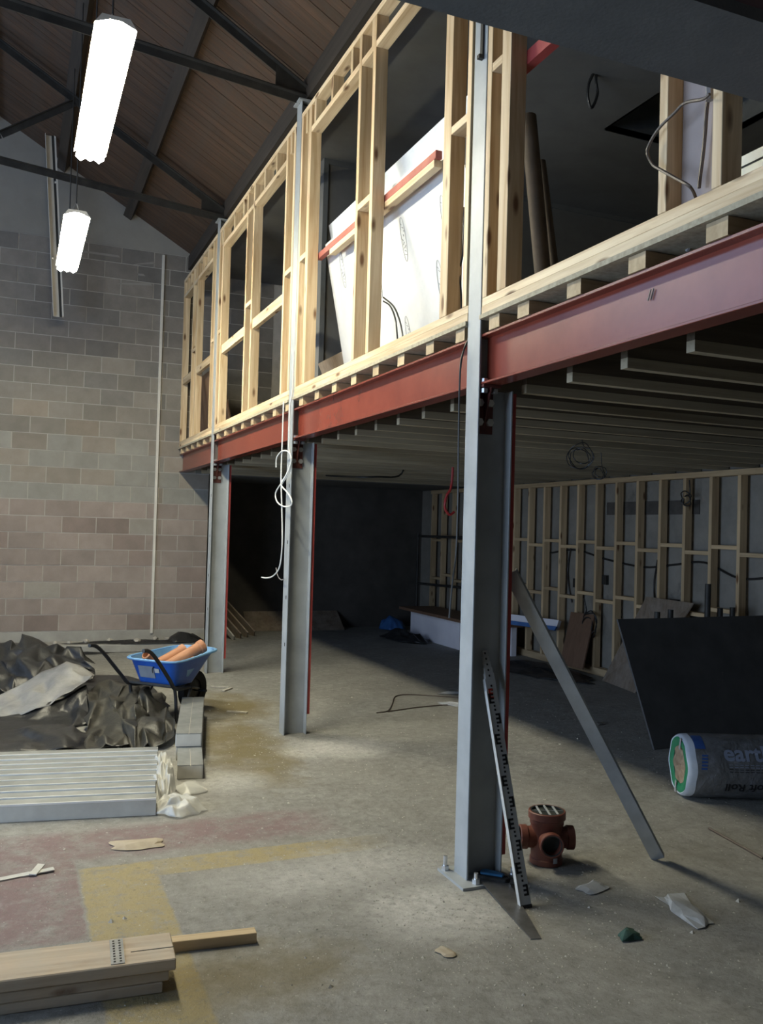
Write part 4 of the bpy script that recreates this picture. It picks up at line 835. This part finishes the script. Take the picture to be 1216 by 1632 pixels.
m.build('blue_print', 'roll_blue', ilr)
def wraptext(txt, size, h0, ang0, flip, mat, name, bold=.0):
    cu_ = bpy.data.curves.new('t', 'FONT'); cu_.body = txt; cu_.size = size; cu_.offset = bold; cu_.resolution_u = 3
    to = bpy.data.objects.new('t', cu_); COL.objects.link(to); dg = bpy.context.evaluated_depsgraph_get(); me = bpy.data.meshes.new_from_object(to.evaluated_get(dg)); COL.objects.unlink(to); bpy.data.objects.remove(to)
    bm = bmesh.new(); bm.from_mesh(me); bmesh.ops.triangulate(bm, faces=bm.faces); bmesh.ops.subdivide_edges(bm, edges=[e for e in bm.edges if e.calc_length() > size*.12], cuts=2); 
    xs = [v.co.x for v in bm.verts]; wd = max(xs)
    for v in bm.verts:
        x, y_ = v.co.x, v.co.y
        if flip: x, y_ = wd-x, -y_
        v.co = cylp(ang0 + y_/RR, h0+x, RR+.0015)
    bm.to_mesh(me); bm.free(); me.materials.clear(); me.materials.append(MATS[mat]); o = link(name, me, ilr); return o
wraptext('earthwool', .155, .24, .40, False, 'roll_print', 'printed_name', .004); wraptext('Loft Roll', .085, .255, -.34, True, 'mark_black', 'printed_name', .001)
for i in range(4):
    m = MB()
    for j in range(7): m.add([cylp(.26-.07*i+q, h, RR+.0013) for h in (.27+j*.035, .295+j*.035) for q in (0, .02)], [(0,1,3,2)])
    m.build('small_print', 'mark_black' if i > 1 else 'roll_print', ilr)
# ------------------------------------------------------------------ leaning sheets at the right
def sheet(name, mat, P, th, lab):
    P = [Vector(p) for p in P]; nrm = (P[1]-P[0]).cross(P[3]-P[0]).normalized()*th; o = MB().hexa(P + [p+nrm for p in P]).build(name, mat); tag(o, lab, 'sheet'); return o
sheet('dark_board', 'dark_sheet', [(2.80, 1.945, .004), (4.52, 2.05, .004), (4.52, 2.42, 1.045), (2.69, 2.32, 1.045)], -.018, 'large dark grey board leaning back behind the insulation roll')
sheet('ply_sheet', 'ply_wood', [(4.50, 4.93, .004), (4.34, 4.12, .004), (4.655, 3.57, 1.06), (4.655, 4.34, 1.07)], -.012, 'brown dusty ply sheet leaning on the lining behind the dark board')
sheet('brown_plywood', 'brown_board', [at(892, 1058, 'x', 4.50), at(928, 1067, 'x', 4.50), at(947, 980, 'x', 4.685), at(910, 975, 'x', 4.685)], -.018, 'reddish brown board leaning against the lining studs')
for k in range(5):
    yb = 2.55+.0*k; x_ = 3.55+.16*k+(.3 if k > 1 else 0); h_ = 1.045+(.0, .02, .27, .03, .035)[k]
    m = MB(); m.cyl((x_, yb+.30, 0), (x_+.03, yb+.32, h_), .028 if k != 2 else .03, n=12); o = m.build('pipe', 'dark_steel', smooth=True); tag(o, 'tall dark pipe standing upright behind the dark board' if k == 2 else ('leftmost short dark pipe end showing over the dark board', 'short dark pipe end second from the left over the dark board', '', 'short dark pipe end just right of the tall one', 'rightmost short dark pipe end over the dark board')[k], 'pipe', 'dark pipes behind the dark board')
# ------------------------------------------------------------------ low bench, scaffold frame, sheeting under the mezzanine
be = thing('low_bench', 'low white bench unit with a brown top beyond the nearest column', 'bench', None, (4.3, 8.3, 0))
bx('bench_top', 'brown_board', be, -.40, .26, -1.45, 1.42, .43, .475, .003); bx('front_panel', 'white_panel', be, -.28, -.26, -.55, 1.20, .0, .43); bx('end_panel', 'white_panel', be, -.259, .20, 1.18, 1.20, .0, .43); bx('leg', 'white_panel', be, .17, .25, -1.30, -1.22, .0, .43); bx('leg', 'white_panel', be, -.25, -.17, -.6, -.55, .0, .43)
bx('back_panel', 'plasterboard', be, .20, .22, -1.2, 1.17, 0, .43)
o = sheet('white_plank', 'white_panel', [(4.25, 7.30, .478), (4.62, 6.05, .478), (4.66, 6.05, .60), (4.29, 7.30, .60)], .06, 'white plank lying on the low bench'); o['category'] = 'plank'
o = sheet('blue_wrap', 'blue_plastic', [(4.18, 7.25, .478), (4.55, 6.02, .478), (4.57, 6.0, .53), (4.20, 7.24, .53)], .03, 'blue plastic strip lying in front of the white plank'); o['category'] = 'plastic strip'
sf = thing('scaffold_tower', 'dark tubular scaffold frame standing by the lining in the recess', 'scaffold frame', None, (4.26, 9.80, 0))
MB().cyl((0, 0, 0), (0, 0, 1.72), .024, n=12).build('upright', 'dark_steel', sf, smooth=True); MB().cyl((.345, -1.2, 0), (.345, -1.2, 1.72), .024, n=12).build('upright', 'dark_steel', sf, smooth=True)
for z in (.22, .86, 1.67): MB().cyl((0, 0, z), (.345, -1.2, z) if z > .5 else (.06, -.24, z), .022, n=12).build('crossbar', 'dark_steel', sf, smooth=True)
heap('plastic_sheet', 'black_sheet', 'black sheet crumpled on the floor before the brown panel', 4.10, 5.75, .40, .95, .10, .12, 91, 8, 10)['group'] = 'loose black sheets on the floor'
heap('plastic_sheet', 'black_sheet', 'scrap of black sheet at the corner of the low bench', 3.66, 8.95, .24, .55, .25, .22, 93, 8, 7)['group'] = 'loose black sheets on the floor'
heap('plastic_sheet', 'black_sheet', 'black sheet scrap at the foot of the block wall by the farthest column', .1, 8.60, .28, .18, .1, .15, 95, 8, 6, .112, power=.8)['group'] = 'loose black sheets on the floor'
o = heap('bag', 'blue_plastic', '', 4.10, 10.45, .24, .30, .1, .26, 97, 6, 6, power=.5, fs=.5); tag(o, 'blue and white plastic bag on the floor of the dark recess', 'bag')
sheet('ply_sheet', 'ply_wood', [(1.5, 10.55, .004), (3.2, 10.45, .004), (3.2, 10.88, .30), (1.5, 10.88, .30)], -.018, 'dim plywood sheet resting along the wall of the dark recess')
for k, (x_, y_, dx) in enumerate(((1.02, 9.45, -.28), (1.16, 9.62, -.33), (1.30, 9.75, -.35), (1.45, 9.9, -.4))):
    m = MB(); m.bar((x_, y_, .02), (x_+dx, y_+.5, .42+.03*k), .12 if k == 0 else .2, .02, up=(.6, .5, .6)); tag(m.build('timber_offcut', 'light_chip' if k == 0 else 'ply_wood'), ('pale timber offcut leaning in the recess beside the farthest column', 'dark timber offcut nearest the pale one in the recess', 'dark timber offcut third from the farthest column', 'dark timber offcut farthest into the recess')[k], 'timber offcut', 'offcuts leaning in the recess')
bx('ledge', 'concrete_plinth', wb, -7, .28, 8.45, YW-.021, 0, .11, .01)
# ------------------------------------------------------------------ litter
def scrap(name, mat, cx, cy, rx, ry, rot, h, seed, lab, cat='scrap'):
    o = heap(name, mat, '', cx, cy, rx*1.1, ry*1.1, rot, h*1.7, seed, 6, 5, .003, square=True, sub=1); tag(o, lab, cat)
    for p_ in o.data.polygons: p_.use_smooth = False
    return o
scrap('paper_scrap', 'paper_brown', -1.46, 1.04, .145, .075, -.1, .012, 201, 'torn brownish paper on the red painted floor')
for k, (x_, y_, a, l_) in enumerate(((-1.985, .80, .15, .15), (-1.99, .82, 1.2, .12), (-2.13, .775, .25, .22))):
    o = bx('paper_strip', 'paper_white', None, -l_/2, l_/2, -.018, .018, 0, .006); o.location = (x_, y_, .008+.006*k if k < 2 else .005); o.rotation_euler = (.05, -.04 if k < 2 else 0, a); tag(o, ('white paper strip crossed under another at the left edge', 'white paper strip crossed over another at the left edge', 'white paper strip cut off by the left picture edge')[k], 'paper', 'white paper strips')
scrap('plastic_wrapper', 'paper_grey', .575, -.255, .075, .05, .3, .008, 211, 'small grey wrapper on the floor right of the levelling staff'); scrap('plastic_wrapper', 'paper_grey', .835, -.63, .075, .16, -.25, .018, 213, 'large grey wrapper lying at the lower right of the floor')
scrap('green_rag', 'rag_green', .40, -.765, .055, .035, .1, .03, 215, 'small dark green rag on the floor at the front right'); scrap('paper_scrap', 'paper_brown', -.43, -.62, .03, .05, .2, .006, 217, 'tiny pale scrap on the dusty floor left of the saw tip')
scrap('paper_scrap', 'paper_grey', 2.9, 2.9, .10, .05, .2, .02, 219, 'grey scrap on the floor left of the dark board')
scrap('paper_scrap', 'paper_grey', 2.05, 4.0, .22, .05, -.9, .02, 221, 'pale torn strip on the floor beyond the nearest column'); scrap('paper_scrap', 'paper_grey', 2.35, 4.6, .20, .05, -.4, .02, 223, 'second pale torn strip farther beyond the nearest column')
for k, (px, py) in enumerate(((350, 1096), (362, 1100), (378, 1136))):
    v = at(px, py, 'z', 0); o = bx('wood_sliver', 'light_chip', None, -.10, .10, -.018, .018, 0, .012); o.location = (v.x, v.y, .0085); o.rotation_euler = (0, 0, (-.5, .9, -.6)[k]); tag(o, ('long pale wood sliver on the floor beside the wheelbarrow', 'pale wood sliver crossing the long one beside the wheelbarrow', 'pale wood sliver alone between the columns')[k], 'wood sliver', 'pale wood slivers')
wire('floor_wire', [at(x, y, 'z', .006) for x, y in ((600, 1136), (618, 1133), (625, 1122), (630, 1110), (650, 1107), (690, 1109), (735, 1113), (730, 1122), (700, 1124), (660, 1128), (618, 1134))], .006, 'cable_brown', 'thin brown wire loop lying on the floor between the columns', 'wire')
wire('steel_rod', [at(1130, 1320, 'z', .008), at(1216, 1368, 'z', .008)], .008, 'cable_brown', 'thin rod on the floor at the right picture edge', 'rod')
# wall foot rubble
for k in range(14):
    x_ = -2.4+.19*k+random.uniform(-.05, .05); s_ = random.uniform(.03, .075); bmx = bmesh.new(); bmesh.ops.create_icosphere(bmx, subdivisions=1, radius=s_)
    for v in bmx.verts: v.co *= random.uniform(.7, 1.2); v.co.z *= .7
    me = bpy.data.meshes.new('rubble_stone'); bmx.to_mesh(me); bmx.free(); me.materials.append(MATS['rubble']); o = link('rubble_stone', me, None, (x_, random.uniform(8.55, 8.82), .11+s_*.45)); tag(o, 'lump of pale rubble at the wall foot ' + ('left of the wheelbarrow handles' if x_ < -1.1 else ('behind the wheelbarrow' if x_ < -.4 else 'right of the pale conduit')), 'rubble', 'rubble along the block wall')
for k, (x0_, x1_, y_) in enumerate(((-2.6, -.9, 8.40), (-1.5, .2, 8.62), (-.9, .25, 8.50))):
    o = heap('sheet_strip', 'black_sheet', '', (x0_+x1_)/2, y_, (x1_-x0_)/2, .07, 0, .05, 300+k, 4, 9, .112 if k else .004); tag(o, ('long strip of black sheet on the floor along the wall ledge', 'strip of black sheet on the ledge under the pale conduit', 'strip of black sheet on the ledge nearest the farthest column')[k], 'sheet strip', 'strips of black sheet at the wall foot')
# crumbs of concrete and sawdust all over the floor
rs = random.Random(5); m = MB()
def crumb(x, y, s):
    a = rs.uniform(0, 6.3); c, d = math.cos(a)*s, math.sin(a)*s; k = rs.uniform(.4, 1.1); h = s*rs.uniform(.5, 1.0)
    m.add([(x+c, y+d, 0), (x-d*k, y+c*k, 0), (x-c, y-d, 0), (x+d*k, y-c*k, 0), (x+rs.uniform(-.3, .3)*s, y+rs.uniform(-.3, .3)*s, h)], [(0,1,4), (1,2,4), (2,3,4), (3,0,4)])
for i in range(4200):
    t_ = rs.random()
    if t_ < .35: x, y = rs.gauss(-.2, .45), rs.gauss(-.2, .5)
    elif t_ < .5: x, y = rs.gauss(.2, .5), rs.gauss(2.9, .6)
    else: x, y = rs.uniform(-2.4, 3.2), rs.uniform(-1.9, 6.5)
    if -.1 < x < .3 and -.12 < y < .24: continue
    if x < -.85 and y > 1.45: continue
    crumb(x, y, rs.choice((.0025, .003, .004, .005, .0065)) if t_ < .985 else rs.uniform(.009, .016))
tag(m.build('floor_crumbs', 'light_chip'), 'pale crumbs of concrete and sawdust scattered over the floor', 'crumbs', kind='stuff')
